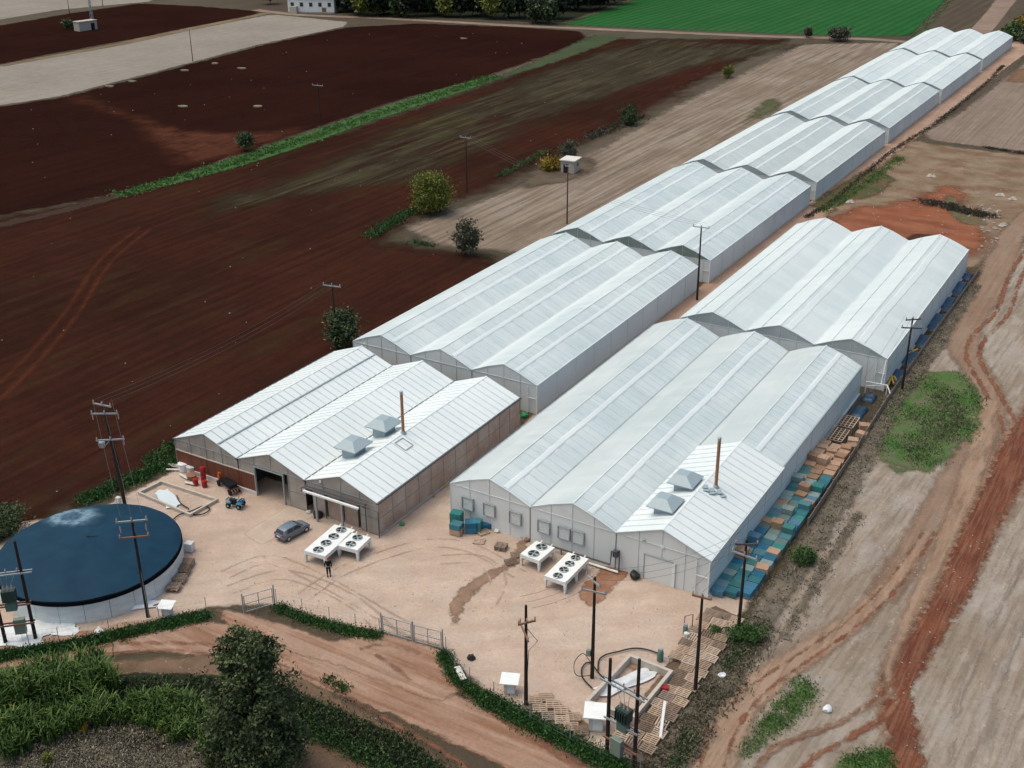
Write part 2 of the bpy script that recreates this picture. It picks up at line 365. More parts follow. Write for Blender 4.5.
    def build(s, name, mat, parent=None, world=True, smooth=False):
        v = s.v
        if parent is not None and world:
            r = parent
            while r.parent: r = r.parent
            l = r.location; v = [(a-l[0], b-l[1], c-l[2]) for a, b, c in v]
        o = mesh_obj(name, v, s.f, mat, parent)
        bm = bmesh.new(); bm.from_mesh(o.data); bmesh.ops.recalc_face_normals(bm, faces=bm.faces); bm.to_mesh(o.data); bm.free()
        if smooth:
            o.data.polygons.foreach_set('use_smooth', [True]*len(o.data.polygons))
            o.data.set_sharp_from_angle(angle=math.radians(40))
        return o
def mb(): return MB()

# ------------------------------------------------------------------ ground sheets
LAYER = [0]
def sdist(P, poly):
    poly = np.array(poly); n = len(poly); d = np.full(len(P), 1e9); ins = np.zeros(len(P), bool)
    for i in range(n):
        a, b = poly[i], poly[(i+1) % n]; ab = b-a
        t = np.clip(((P-a)@ab)/max(ab@ab, 1e-9), 0, 1); q = a+t[:, None]*ab
        d = np.minimum(d, np.hypot(*(P-q).T))
        c = ((a[1] > P[:, 1]) != (b[1] > P[:, 1]))
        with np.errstate(divide='ignore', invalid='ignore'):
            xi = (b[0]-a[0])*(P[:, 1]-a[1])/(b[1]-a[1])+a[0]
        ins ^= c & (P[:, 0] < xi)
    return np.where(ins, d, -d)
def zone(name, poly, mat, step=2.0, fe=1.5, relief=0.0, label=None):
    LAYER[0] += 1; z = 0.004*LAYER[0]
    P = np.array(poly); lo = P.min(0)-fe-step; hi = P.max(0)+fe+step
    nx, ny = int((hi[0]-lo[0])/step)+2, int((hi[1]-lo[1])/step)+2
    gx, gy = np.meshgrid(lo[0]+np.arange(nx)*step, lo[1]+np.arange(ny)*step)
    V = np.stack([gx.ravel(), gy.ravel()], 1); d = sdist(V, poly)
    idx = np.arange(nx*ny).reshape(ny, nx)
    q = np.stack([idx[:-1, :-1], idx[:-1, 1:], idx[1:, 1:], idx[1:, :-1]], -1).reshape(-1, 4)
    q = q[d[q].max(1) > -fe]
    u, inv = np.unique(q, return_inverse=True); q = inv.reshape(-1, 4)
    V = V[u]; d = d[u]
    Z = np.full(len(V), z)
    o = mesh_obj(name, np.column_stack([V, Z]), q.tolist(), mat)
    a = o.data.attributes.new('edge', 'FLOAT', 'POINT'); a.data.foreach_set('value', d.astype(np.float32))
    return tag(o, label, None, None, 'structure')
def smooth_line(pts, step=2.0):
    pts = np.array(pts, float); P = []
    for i in range(len(pts)-1):
        p0, p1, p2, p3 = pts[max(i-1, 0)], pts[i], pts[i+1], pts[min(i+2, len(pts)-1)]
        n = max(2, int(np.hypot(*(p2-p1))/step))
        for k in range(n):
            t = k/n; P.append(0.5*((2*p1)+(-p0+p2)*t+(2*p0-5*p1+4*p2-p3)*t*t+(-p0+3*p1-3*p2+p3)*t**3))
    P.append(pts[-1]); return np.array(P)
def ribbon(name, pts, width, mat, step=1.5, nx=6, label=None, fe=0.0):
    """strip along a line of ground points; attribute edge = metres to its border"""
    LAYER[0] += 1; z = 0.004*LAYER[0]
    L = smooth_line(pts, step); T = np.gradient(L, axis=0); T /= np.linalg.norm(T, axis=1)[:, None]+1e-9
    N = np.stack([-T[:, 1], T[:, 0]], 1); ws = width if hasattr(width, '__len__') else (width, width)
    wv = np.interp(np.linspace(0, 1, len(L)), np.linspace(0, 1, len(ws)), ws)/2
    V = []; E = []; nn = nx+1
    for i in range(len(L)):
        for k in range(nn):
            s = -1+2*k/nx; V.append((*(L[i]+N[i]*s*wv[i]), z)); E.append(wv[i]*(1-abs(s)))
    fs = [(i*nn+k, i*nn+k+1, (i+1)*nn+k+1, (i+1)*nn+k) for i in range(len(L)-1) for k in range(nx)]
    o = mesh_obj(name, V, fs, mat)
    a = o.data.attributes.new('edge', 'FLOAT', 'POINT'); a.data.foreach_set('value', np.array(E, np.float32))
    return tag(o, label, None, None, 'structure')

# ------------------------------------------------------------------ foliage
def smooth3(pts, n=6):
    P = [Vector(p) for p in pts]; out = []
    for i in range(len(P)-1):
        p0, p1, p2, p3 = P[max(i-1, 0)], P[i], P[i+1], P[min(i+2, len(P)-1)]
        for k in range(n):
            t = k/n; out.append(0.5*((2*p1)+(p2-p0)*t+(2*p0-5*p1+4*p2-p3)*t*t+(3*p1-p0-3*p2+p3)*t**3))
    return out+[P[-1]]
def leaves(name, pts, size, mat, parent=None, vert=0.0, shade=None, aspect=1.6, rng=RNG, origin=(0, 0, 0)):
    """many small leaf quads at pts; vert pulls them upright"""
    pts = np.asarray(pts, float)-np.array(origin); n = len(pts)
    a = rng.normal(size=(n, 3)); a[:, 2] += vert*3; a /= np.linalg.norm(a, axis=1)[:, None]
    b = rng.normal(size=(n, 3)); b -= (b*a).sum(1)[:, None]*a; b /= np.linalg.norm(b, axis=1)[:, None]
    s = size*(0.6+0.8*rng.random(n))[:, None]
    V = np.concatenate([pts-b*s*0.5, pts+b*s*0.5+a*s*0.25*aspect, pts+a*s*aspect, pts-b*s*0.25+a*s*0.7*aspect], 1).reshape(-1, 3)
    me = bpy.data.meshes.new(name); me.vertices.add(4*n); me.vertices.foreach_set('co', V.ravel())
    me.loops.add(4*n); me.loops.foreach_set('vertex_index', np.arange(4*n, dtype=np.int32))
    me.polygons.add(n); me.polygons.foreach_set('loop_start', np.arange(0, 4*n, 4, dtype=np.int32))
    me.update(calc_edges=True); me.materials.append(mat)
    sh = np.clip((shade if shade is not None else 0.5)+rng.normal(0, 0.2, n), 0, 1)
    at = me.attributes.new('shade', 'FLOAT', 'POINT'); at.data.foreach_set('value', np.repeat(sh, 4).astype(np.float32))
    o = bpy.data.objects.new(name, me); COL.objects.link(o)
    if parent is not None: o.parent = parent
    return o
def clump_points(c, r, ncl, per, cl_r, rng=RNG, shell=0.55, zmin=None, flat=False):
    """clumps through an ellipsoid's volume, leaving gaps; returns points, shade offsets per clump"""
    P = []; S = []; lobes = rng.normal(size=(5, 3)); lobes[:, 2] = np.abs(lobes[:, 2])*0.8; lobes /= np.linalg.norm(lobes, axis=1)[:, None]
    for i in range(ncl):
        d = rng.normal(size=3); d /= np.linalg.norm(d); rad = shell+(1.0-shell)*rng.random()
        rad *= 0.72+0.26*sum(max(0.0, float(d@L))**3 for L in lobes)
        q = np.array(c)+d*np.array(r)*rad
        sz = cl_r*(0.45+1.0*rng.random())
        p = q+rng.normal(size=(per, 3))*sz*np.array([0.6, 0.6, 0.45])
        P.append(p); S.append(np.full(per, 0.5+rng.normal()*0.16))
    P = np.concatenate(P); S = np.concatenate(S)
    if zmin is not None: k = P[:, 2] > zmin; P = P[k]; S = S[k]
    return P, S
def tree(name, x, y, h, r, mat, label, cat='tree', group=None, ncl=40, per=60, leaf=0.35, base=0.25, clr=None, trunk=0.3, crown='crown', vert=0.0):
    t = thing(name, (x, y, 0), label, cat, group)
    zc = h*(base+(1-base)/2); rz = h*(1-base)/2
    P, S = clump_points((0, 0, zc), (r*0.85, r*0.85, rz*0.9), ncl, per, clr or r*0.28, zmin=0.05)
    leaves(crown, P, leaf, mat, t, vert, S)
    b = mb()
    b.tube([(0, 0, -0.1), (0.05*h*0.2, 0.02, h*base*0.8), (0.1, -0.05, zc)], trunk, 7, trunk*0.45)
    for k in range(6):
        an = k*1.05+x; z0 = h*base*0.6+k*0.06*h
        b.tube([(0, 0, z0), (math.cos(an)*r*0.35, math.sin(an)*r*0.35, z0+h*0.14), (math.cos(an)*r*0.7, math.sin(an)*r*0.7, z0+h*0.24)], trunk*0.45, 5, trunk*0.12)
    b.build('trunk', MT['bark'], t, world=False)
    return t
def scatter_strip(name, pts, width, n, h, leaf, mat, label, cat=None, vert=0.6, lump=1.0, zone_kind='stuff', thresh=0.0, rng=RNG):
    """low growth along a line: leaf clumps of uneven height, joined"""
    L = smooth_line(pts, 0.5); i = rng.integers(0, len(L), n//8)
    ws = width/2
    c = L[i]+rng.normal(size=(len(i), 2))*ws*0.5
    hh = h*(0.3+0.7*rng.random(len(i)))
    P = np.repeat(np.column_stack([c, np.zeros(len(i))]), 8, 0)
    m = len(P)
    P[:, :2] += rng.normal(size=(m, 2))*0.28*lump
    P[:, 2] = np.repeat(hh, 8)*rng.random(m)**0.7
    S = np.repeat(0.45+rng.normal(0, 0.18, len(i)), 8)
    o = leaves(name, P, leaf, mat, None, vert, S)
    return tag(o, label, cat, None, zone_kind)
def scatter_poly(name, poly, n, h, leaf, mat, label, vert=0.6, lump=0.35, rng=RNG, holes=0.0, kind='stuff'):
    poly_a = np.array(poly); lo, hi = poly_a.min(0), poly_a.max(0); k = n//8
    c = lo+(hi-lo)*rng.random((k*4, 2)); d = sdist(c, poly); c = c[d > 0][:k]
    if holes > 0:
        f = np.sin(c[:, 0]*0.9+1.3*np.sin(c[:, 1]*0.5))+np.cos(c[:, 1]*0.7+1.1*np.sin(c[:, 0]*0.6)); c = c[f > -2+holes*4*0.5]
    hh = h*(0.3+0.7*rng.random(len(c)))
    P = np.repeat(np.column_stack([c, np.zeros(len(c))]), 8, 0); m = len(P)
    P[:, :2] += rng.normal(size=(m, 2))*lump; P[:, 2] = np.repeat(hh, 8)*rng.random(m)**0.7
    S = np.repeat(0.45+rng.normal(0, 0.18, len(c)), 8)
    return tag(leaves(name, P, leaf, mat, None, vert, S), label, None, None, kind)

# ------------------------------------------------------------------ the ground
def build_ground():
    big = soil('plain_soil', (0.07, 0.05, 0.034), (0.095, 0.072, 0.05), (0.05, 0.05, 0.026), streak=(6, 90), blot=0.01)
    o = mesh_obj('ground', [(-2600, -900, 0), (1600, -900, 0), (1600, 3200, 0), (-2600, 3200, 0)], [(0, 1, 2, 3)], big)
    tag(o, 'open farmland soil reaching beyond every field', None, None, 'structure')
    E1 = (1.2, 2.0, 0.5); E2 = (3.0, 5.0, 0.22)
    # main ploughed field beside the greenhouses
    main = soil('main_red_soil', (0.052, 0.0190, 0.0126), (0.033, 0.0136, 0.0098), (0.018, 0.0088, 0.0070), streak=(1.0, 30), smul=0.5, blot=0.03,
                c4=(0.042, 0.023, 0.0125), rows=(0.12, 0.22), edge=(7.0, 9.0, 0.18), pebble=0.0, fine=1.6, bump=0.8, spec=0.0)
    px = [(-260, 640), (-200, 235), (0, 213), (120, 192), (330, 132), (480, 84), (600, 38), (800, 38), (700, 86), (640, 122), (545, 168), (500, 192), (440, 212), (400, 240), (560, 262), (420, 420), (160, 480), (90, 515), (0, 600), (-60, 640)]
    zone('ploughed_field', gps(px), main, 3.0, 4, label='reddish brown ploughed field left of the greenhouses')
    olive = soil('olive_weeds_soil', (0.062, 0.052, 0.017), (0.036, 0.026, 0.012), (0.022, 0.011, 0.008), streak=(0.9, 40), smul=0.9, blot=0.05, edge=(9, 14, 0.08), patch=(1.0, 0.34, 0.58, 1.8, 30), contrast=(0.3, 0.7))
    zone('weedy_strip', gps([(185, 235), (300, 200), (430, 185), (560, 120), (700, 62), (780, 44), (640, 36), (560, 62), (480, 90), (400, 120), (300, 168), (200, 200)]), olive, 4.0, 9, label='olive weeds sprouting in rows along the ploughed field')
    olive2 = soil('pale_olive_weeds', (0.066, 0.060, 0.026), (0.045, 0.036, 0.016), (0.03, 0.016, 0.01), streak=(0.8, 40), smul=0.9, blot=0.05, edge=(8, 14, 0.1), patch=(1.0, 0.32, 0.58, 1.6, 30))
    zone('weedy_strip', gps([(500, 88), (590, 52), (780, 42), (830, 44), (700, 68), (610, 100), (540, 112)]), olive2, 4.0, 8, label='paler weedy corner of the field near the far road')
    redd = soil('bare_red_streak', (0.085, 0.030, 0.018), (0.06, 0.022, 0.014), (0.04, 0.016, 0.01), streak=(0.9, 30), smul=0.7, edge=(7, 10, 0.12), patch=(1.0, 0.38, 0.6, 3, 22))
    zone('red_soil_strip', gps([(395, 235), (440, 205), (545, 160), (640, 105), (760, 52), (700, 95), (620, 135), (540, 175), (440, 215)]), redd, 4.0, 7, label='bare red strip along the edge of the grey field')
    # tyre tracks in the field
    tr = soil('field_track_soil', (0.084, 0.028, 0.0165), (0.066, 0.023, 0.014), (0.045, 0.018, 0.012), streak=(0.5, 20), smul=0.5, edge=(1.6, 1.4, 0.3), spec=0.0)
    for d in (-1.1, 1.1):
        p = np.array(gps([(-40, 425), (20, 372), (70, 315), (105, 262), (145, 228)])); p[:, 0] += d*1.2
        ribbon('tyre_track', p, 2.6, tr, label='reddish tractor wheel track crossing the ploughed field')
    # upper dark field
    dark = soil('dark_red_soil', (0.020, 0.0078, 0.0062), (0.028, 0.0105, 0.0078), (0.015, 0.0065, 0.0056), streak=(1.2, 60), smul=0.5, blot=0.02, edge=E2, fine=1.2, bump=0.7, spec=0.0)
    zone('dark_field', gps([(-120, 118), (0, 106), (60, 97), (150, 74), (260, 45), (345, 27), (420, 23), (520, 27), (582, 31), (590, 38), (560, 52), (480, 80), (400, 101), (320, 128), (240, 155), (180, 177), (110, 196), (60, 207), (0, 217), (-120, 236)]), dark, 4.0, 5, label='dark red freshly ploughed field')
    lite = soil('lighter_red_soil', (0.115, 0.043, 0.026), (0.075, 0.028, 0.018), (0.04, 0.016, 0.011), streak=(1.2, 20), smul=0.6, edge=(8, 14, 0.06), patch=(0.12, 0.2, 0.6, 1), spec=0.0)
    zone('red_soil_patch', gps([(50, 96), (90, 93), (140, 112), (200, 128), (260, 130), (330, 120), (320, 130), (240, 158), (170, 172), (150, 150), (120, 122), (80, 108)]), lite, 4.0, 10, label='lighter worn red soil curving through the dark field')
    # pale fields top left
    pale = soil('pale_stubble', (0.235, 0.205, 0.172), (0.275, 0.24, 0.205), (0.19, 0.165, 0.135), streak=(1.0, 45), smul=0.5, blot=0.03, edge=(1.5, 2.5, 0.3), fine=1.5)
    zone('pale_field', gps([(-160, 85), (0, 66), (60, 55), (150, 38), (230, 22), (272, 14), (350, 22), (345, 27), (260, 45), (150, 74), (60, 97), (0, 106), (-160, 130)]), pale, 4.0, 3, label='pale grey harvested field strip')
    zone('pale_field', gps([(-160, 10), (0, -2), (120, -12), (180, -14), (150, 2), (125, 4), (60, 10), (0, 20), (-160, 44)]), pale, 5.0, 3, label='pale grey field at the top left corner')
    zone('dark_field', gps([(-160, 48), (0, 25), (70, 13), (140, 3), (200, 6), (262, 11), (255, 17), (180, 31), (60, 53), (0, 65), (-160, 84)]), dark, 4.0, 3, label='dark red field around the far pump shed')
    dry = soil('dry_margin', (0.20, 0.155, 0.09), (0.15, 0.105, 0.065), (0.10, 0.05, 0.03), streak=(1, 14), edge=(1.2, 2.5, 0.35))
    ribbon('field_margin', gps([(0, 66), (60, 55), (120, 44), (180, 31), (240, 19), (268, 13)]), (5, 7, 6), dry, label='dry grass margin between dark and pale field')
    ribbon('red_soil_strip', gps([(-40, 25), (20, 15), (70, 9), (120, 3)]), 3.5, redd, label='thin red soil line across the far pale field')
    # green strip between the fields
    gs = soil('weed_green', (0.034, 0.098, 0.022), (0.042, 0.11, 0.026), (0.06, 0.085, 0.03), streak=(1, 8), smul=0.5, blot=0.15, edge=(1.2, 3.0, 0.5), bump=0.8)
    ribbon('grass_strip', gps([(112, 197), (180, 179), (250, 158), (320, 134), (400, 107), (450, 91), (500, 76)]), (3, 7, 9, 8, 9, 9, 6), gs, label='green grass strip between the two ploughed fields')
    ribbon('grass_strip', gps([(480, 84), (540, 64), (590, 44), (610, 36)]), (4, 7, 11, 14), soil('dull_green_margin', (0.05, 0.068, 0.028), (0.035, 0.05, 0.02), None, edge=(2, 5, 0.25)), label='dull green margin running to the far road')
    ribbon('field_margin', gps([(-30, 232), (50, 214), (118, 196)]), 5, soil('dull_margin', (0.046, 0.027, 0.015), (0.038, 0.018, 0.012), None, streak=(1, 10), edge=(1.5, 4, 0.3)), label='weedy margin left of the green strip')
    # green crop field, tracks beyond
    crop = soil('crop_green', (0.012, 0.098, 0.016), (0.016, 0.115, 0.021), (0.009, 0.07, 0.014), streak=(1.5, 80), smul=0.4, blot=0.02, edge=(1.5, 2, 0.3), rows=(0.085, 0.55), c4=(0.03, 0.11, 0.025))
    zone('crop_field', gps([(560, 25), (600, 12), (650, -6), (700, -20), (985, -20), (948, -1), (912, 36), (860, 37), (700, 31)]), crop, 4.0, 2, label='bright green crop field beyond the far road')
    far = soil('far_fallow', (0.085, 0.055, 0.042), (0.07, 0.05, 0.032), (0.10, 0.09, 0.05), streak=(1.5, 60), smul=0.7, edge=E2, rows=(0.08, 0.4))
    zone('fallow_field', gps([(912, 36), (948, -1), (970, -20), (1030, -20), (985, 20), (965, 44), (930, 44)]), far, 4.0, 3, label='brown fallow field beyond the last greenhouse')
    zone('grass_strip', gps([(908, 38), (945, 0), (965, -18), (972, -14), (950, 6), (925, 36)]), soil('thin_grass', (0.06, 0.085, 0.03), (0.045, 0.07, 0.025), None, edge=(2, 4, 0.2)), 4.0, 2, label='thin grass edge beside the crop field')
    road = soil('far_road_dirt', (0.27, 0.20, 0.155), (0.22, 0.16, 0.125), (0.17, 0.10, 0.07), streak=(8, 3), smul=0.4, edge=(1.0, 1.4, 0.4))
    ribbon('dirt_road', gps([(255, 10), (300, 15), (370, 18), (430, 21), (520, 26), (590, 29), (680, 33), (780, 37), (860, 39), (905, 42)]), 6.5, road, label='pale dirt road along the far side of the fields')
    ribbon('dirt_track', gps([(962, 50), (978, 34), (1000, 8), (1020, -20)]), (9, 9, 12), road, label='dirt track leading away past the last greenhouse')
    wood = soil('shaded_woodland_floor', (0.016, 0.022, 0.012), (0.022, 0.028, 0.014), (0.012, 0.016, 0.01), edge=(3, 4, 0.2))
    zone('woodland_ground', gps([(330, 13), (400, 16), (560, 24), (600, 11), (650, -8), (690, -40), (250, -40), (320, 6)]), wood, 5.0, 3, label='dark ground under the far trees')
    # grey stubble beside the greenhouses
    grey = soil('grey_stubble', (0.235, 0.18, 0.135), (0.29, 0.235, 0.185), (0.12, 0.088, 0.064), streak=(0.9, 40), smul=0.85, blot=0.05, edge=(3.0, 5.0, 0.25), fine=1.6, bump=0.9, c4=(0.16, 0.115, 0.085))
    zone('stubble_field', gps([(395, 229), (430, 216), (470, 203), (540, 172), (600, 146), (660, 112), (720, 82), (800, 44), (905, 42), (900, 60), (800, 110), (700, 175), (600, 240), (560, 260), (480, 252), (440, 250)]), grey, 3.0, 4, label='grey stubble field along the greenhouse row')
    scr = soil('dry_scrub_ground', (0.135, 0.10, 0.07), (0.10, 0.075, 0.05), (0.07, 0.05, 0.035), streak=(2, 8), smul=0.6, edge=(3, 5, 0.25), blot=0.2)
    zone('scrub_patch', gps([(505, 190), (540, 163), (570, 152), (600, 160), (600, 172), (575, 182), (530, 190), (480, 200), (440, 212), (395, 232), (440, 203)]), scr, 2.5, 3, label='dry scrubby ground around the small hut')
    zone('grass_strip', gps([(255 + 505, 100), (790, 95), (780, 112), (740, 132), (730, 132)]), soil('thin_green', (0.075, 0.085, 0.035), (0.10, 0.09, 0.05), None, streak=(1, 10), edge=(3, 5, 0.25)), 3, 3, label='green tinge of weeds beside the greenhouse wall')
    # right-hand land
    LAYER[0] = 4.5
    st = soil('right_stubble', (0.27, 0.215, 0.165), (0.345, 0.295, 0.245), (0.18, 0.13, 0.095), streak=(0.55, 9), smul=0.65, blot=0.05, edge=(2.5, 4, 0.3), rot=0.06, fine=2.0, bump=1.0, pebble=0.35, c4=(0.36, 0.315, 0.275))
    zone('stubble_field', gps([(1200, 210), (1024, 235), (1003, 252), (975, 272), (930, 345), (886, 395), (820, 490), (740, 650), (690, 720), (655, 775), (640, 900), (1700, 900), (1500, 210)]), st, 2.5, 3, label='grey stubble land right of the greenhouses')
    st2 = soil('far_right_stubble', (0.215, 0.16, 0.125), (0.255, 0.20, 0.16), (0.16, 0.115, 0.088), streak=(0.8, 40), smul=0.8, blot=0.04, edge=(2, 3, 0.3), fine=1.6)
    zone('stubble_field', gps([(1015, 68), (1060, 30), (1300, 40), (1200, 160), (1024, 152), (985, 148), (930, 141), (918, 134), (960, 110)]), st2, 3.0, 3, label='ploughed grey field beyond the rubble patch')
    zone('red_soil_strip', gps([(1000, 82), (1012, 70), (1060, 62), (1060, 80), (1024, 84)]), soil('tan_soil_edge', (0.20, 0.115, 0.07), (0.16, 0.09, 0.055), None, edge=(3, 4, 0.2)), 3.0, 3, label='tan soil at the head of the far field')
    scrub = soil('tan_scrub', (0.27, 0.20, 0.14), (0.20, 0.15, 0.095), (0.15, 0.075, 0.045), streak=(6, 5), smul=0.75, blot=0.12, edge=(2, 4, 0.3), bump=1.0, fine=2.2)
    zone('scrub_patch', gps([(912, 136), (930, 143), (985, 150), (1024, 154), (1250, 170), (1250, 225), (1024, 238), (1003, 255), (972, 272), (940, 262), (800, 232), (822, 216), (860, 178)]), scrub, 2.0, 3, label='tan dry scrub beyond the rear greenhouse')
    redp = soil('bare_red_earth', (0.25, 0.085, 0.040), (0.175, 0.058, 0.030), (0.30, 0.13, 0.075), streak=(9, 3), smul=0.6, blot=0.14, edge=(3.5, 8.0, 0.25), bump=0.8)
    zone('red_earth', gps([(818, 222), (845, 206), (880, 203), (915, 196), (935, 184), (960, 184), (975, 196), (968, 208), (990, 228), (1000, 240), (985, 256), (975, 264), (955, 258), (930, 262), (880, 246), (830, 236)]), redp, 1.5, 3, label='bare red earth behind the rear greenhouse')
    zone('wet_red_soil', gps([(895, 243), (915, 232), (938, 235), (925, 244)]), soil('wet_red_earth', (0.06, 0.025, 0.016), (0.08, 0.03, 0.018), None, edge=(1.2, 2, 0.4)), 1.5, 2, label='dark damp hollow in the red earth')
    zone('grass_strip', gps([(805, 205), (830, 188), (868, 165), (885, 172), (900, 180), (880, 197), (840, 206), (820, 214)]), soil('weed_mix', (0.062, 0.075, 0.03), (0.13, 0.085, 0.045), None, edge=(2.0, 4.0, 0.4), blot=0.3), 1.5, 3, label='weeds between the red earth and the sandy lane')
    zone('grass_strip', gps([(940, 196), (955, 194), (966, 206), (990, 224), (985, 228), (960, 224), (945, 212)]), soil('weed_mix2', (0.10, 0.10, 0.05), (0.16, 0.105, 0.06), None, edge=(1.2, 3.0, 0.5), blot=0.4), 1.5, 3, label='thin weeds around the ash heap')
    zone('scrub_patch', gps([(969, 272), (985, 262), (1000, 246), (990, 262), (975, 295), (966, 300)]), soil('yellow_scrub', (0.13, 0.10, 0.05), (0.10, 0.06, 0.035), None, edge=(1, 3, 0.5), blot=0.4), 1.5, 3, label='yellowish scrub at the end of the rear greenhouse')
    # lanes on the right
    lane = soil('sandy_lane', (0.275, 0.195, 0.145), (0.24, 0.165, 0.12), (0.21, 0.115, 0.07), streak=(0.6, 14), smul=0.6, blot=0.1, edge=(1.4, 2.2, 0.4), fine=2.5)
    ribbon('dirt_track', gps([(1100, 150), (1024, 222), (1006, 250), (988, 290), (968, 320), (965, 350), (984, 384), (992, 415), (975, 450), (950, 490), (920, 540), (880, 600)]), (6, 5, 5, 5.5, 6, 6, 5, 5, 4), lane, 1.2, label='sandy lane curving along the right side')
    rut = soil('red_rut', (0.235, 0.088, 0.046), (0.18, 0.062, 0.034), (0.26, 0.15, 0.10), streak=(0.5, 6), smul=0.55, blot=0.2, edge=(0.5, 1.3, 0.9), patch=(1.0, 0.36, 0.52, 1.2, 5), bump=0.9)
    for dx in (-0.9, 0.9):
        p = np.array(gps([(1060, 200), (1030, 245), (1010, 280), (998, 312), (976, 335), (968, 356), (985, 388), (1000, 415), (1010, 440)])); p[:, 0] += dx+0.6
        ribbon('wheel_rut', p, 1.0, rut, 1.0, label='red wheel rut in the sandy lane')
    sh_ = soil('soft_shoulder', (0.30, 0.19, 0.13), (0.26, 0.155, 0.105), (0.20, 0.10, 0.062), streak=(0.4, 5), smul=0.7, edge=(1.6, 3.0, 0.7))
    ribbon('dirt_track', gps([(1085, 350), (1024, 440), (1002, 482), (976, 530), (952, 585), (928, 626), (905, 665), (893, 690), (897, 722), (910, 790)]), (6.5, 6.5, 6.2, 6.0, 6.0, 5.4, 4.6, 4.2, 4.2), sh_, 0.8, 8, label='soft brown shoulder under the dark red strip')
    dk = soil('fresh_red_ploughing', (0.175, 0.057, 0.031), (0.125, 0.040, 0.024), (0.26, 0.135, 0.085), streak=(0.3, 6), smul=0.6, blot=0.2, edge=(0.9, 3.0, 1.0), bump=1.2, fine=2.5)
    pts = gps([(1085, 350), (1024, 440), (1004, 482), (979, 530), (956, 585), (931, 626), (908, 665), (896, 690), (900, 722), (912, 790)])
    ribbon('red_earth_strip', pts, (4.4, 4.4, 4.4, 4.2, 4.1, 3.8, 3.4, 3.0, 3.0), dk, 0.8, 8, label='strip of freshly turned dark red soil on the right')
    og = soil('orange_shoulder', (0.33, 0.235, 0.17), (0.30, 0.205, 0.145), (0.25, 0.14, 0.088), streak=(0.4, 7), smul=0.7, edge=(0.9, 1.4, 0.6), patch=(1.0, 0.15, 0.5, 1.5, 7))
    p = np.array(gps([(990, 400), (985, 430), (966, 490), (945, 540), (922, 590), (900, 635), (888, 670), (893, 700)]))
    ribbon('dirt_track', p, (3.0, 3.4, 3.2, 2.8, 2.4, 2.0, 1.4), og, 0.8, label='orange dirt shoulder along the red strip')
    curve = [(930, 530), (895, 580), (860, 615), (827, 640), (779, 672), (745, 700), (722, 735), (706, 790)]
    ribbon('dirt_track', gps(curve), (1.5, 2.4, 3.4, 4.0, 4.6), og, 0.8, label='orange dirt track curving to the lower gate')
    for d, w in ((-14, 0.5), (12, 0.6)):
        ribbon('wheel_rut', gps([(x+d*(0.5+0.5*i/7), y+3) for i, (x, y) in enumerate(curve)]), w, rut, 0.8, label='red rut of the curving dirt track')
    for k, cv in enumerate(([(896, 680), (872, 702), (842, 722), (800, 738), (770, 752), (745, 790)], [(900, 700), (880, 720), (850, 738), (815, 757), (790, 785)], [(898, 690), (862, 712), (820, 731), (780, 746), (757, 770)])):
        ribbon('wheel_rut', gps(cv), (0.9, 1.0, 1.0)[k], rut if k < 2 else og, 0.7, label='red rut turning off the dark red strip towards the bottom edge')
    for cv in ([(1024, 560), (985, 640), (960, 700), (950, 768)], [(1024, 620), (1000, 690), (985, 768)]):
        ribbon('wheel_rut', gps(cv), 0.9, soil('pale_line%d' % cv[1][0], (0.30, 0.25, 0.21), (0.26, 0.21, 0.17), None, edge=(0.5, 1, 0.6), patch=(1, 0.4, 0.6, 1, 6)), 1.0, label='faint pale wheel line on the right stubble')
    gr = soil('grass_patch_soil', (0.062, 0.135, 0.035), (0.09, 0.13, 0.045), (0.14, 0.13, 0.085), streak=(1.5, 3), smul=0.7, blot=0.25, edge=(1.5, 5.0, 0.45), fine=5)
    zone('grass_patch', gps([(912, 378), (940, 368), (965, 372), (984, 398), (986, 425), (965, 452), (935, 472), (898, 478), (872, 455), (880, 415)]), gr, 1.0, 3, label='green weedy patch right of the fence')
    dv = soil('dull_scrub_soil', (0.17, 0.14, 0.105), (0.11, 0.09, 0.065), (0.20, 0.165, 0.13), streak=(1, 4), smul=0.5, blot=0.4, edge=(1.0, 2.5, 0.6))
    ribbon('verge', gps([(975, 285), (930, 350), (892, 405), (868, 450), (838, 505), (795, 570), (758, 625), (720, 680), (680, 740), (660, 790)]), (2.5, 3, 3.5, 3.2, 3.2, 3, 3, 3.5, 4), dv, 0.8, label='scrubby verge outside the crate yard')
    ribbon('verge', gps([(860, 512), (830, 560), (800, 610), (785, 640)]), 1.4, dv, 0.8, label='dark weedy line in the right stubble')
    zone('grass_patch', gps([(800, 670), (820, 688), (814, 710), (780, 735), (748, 760), (735, 757), (762, 715), (785, 690)]), gr, 0.8, 2, label='green patch between the ruts')
    zone('grass_patch', gps([(825, 772), (845, 752), (885, 747), (895, 757), (893, 790), (830, 800)]), gr, 0.8, 2, label='green patch at the bottom edge')
    zone('grass_patch', gps([(395+360, 700), (770, 705), (752, 725), (745, 716)]), dv, 0.8, 2, label='dull scrub beside the ruts')
    # yard and lanes between the houses
    LAYER[0] = 2.25
    sand = soil('yard_sand', (0.465, 0.35, 0.277), (0.515, 0.405, 0.33), (0.41, 0.295, 0.225), streak=(1.6, 6), smul=0.5, blot=0.1, edge=(0.7, 1.4, 0.6), rot=0.9, fine=3.5, bump=0.5, contrast=(0.3, 0.7))
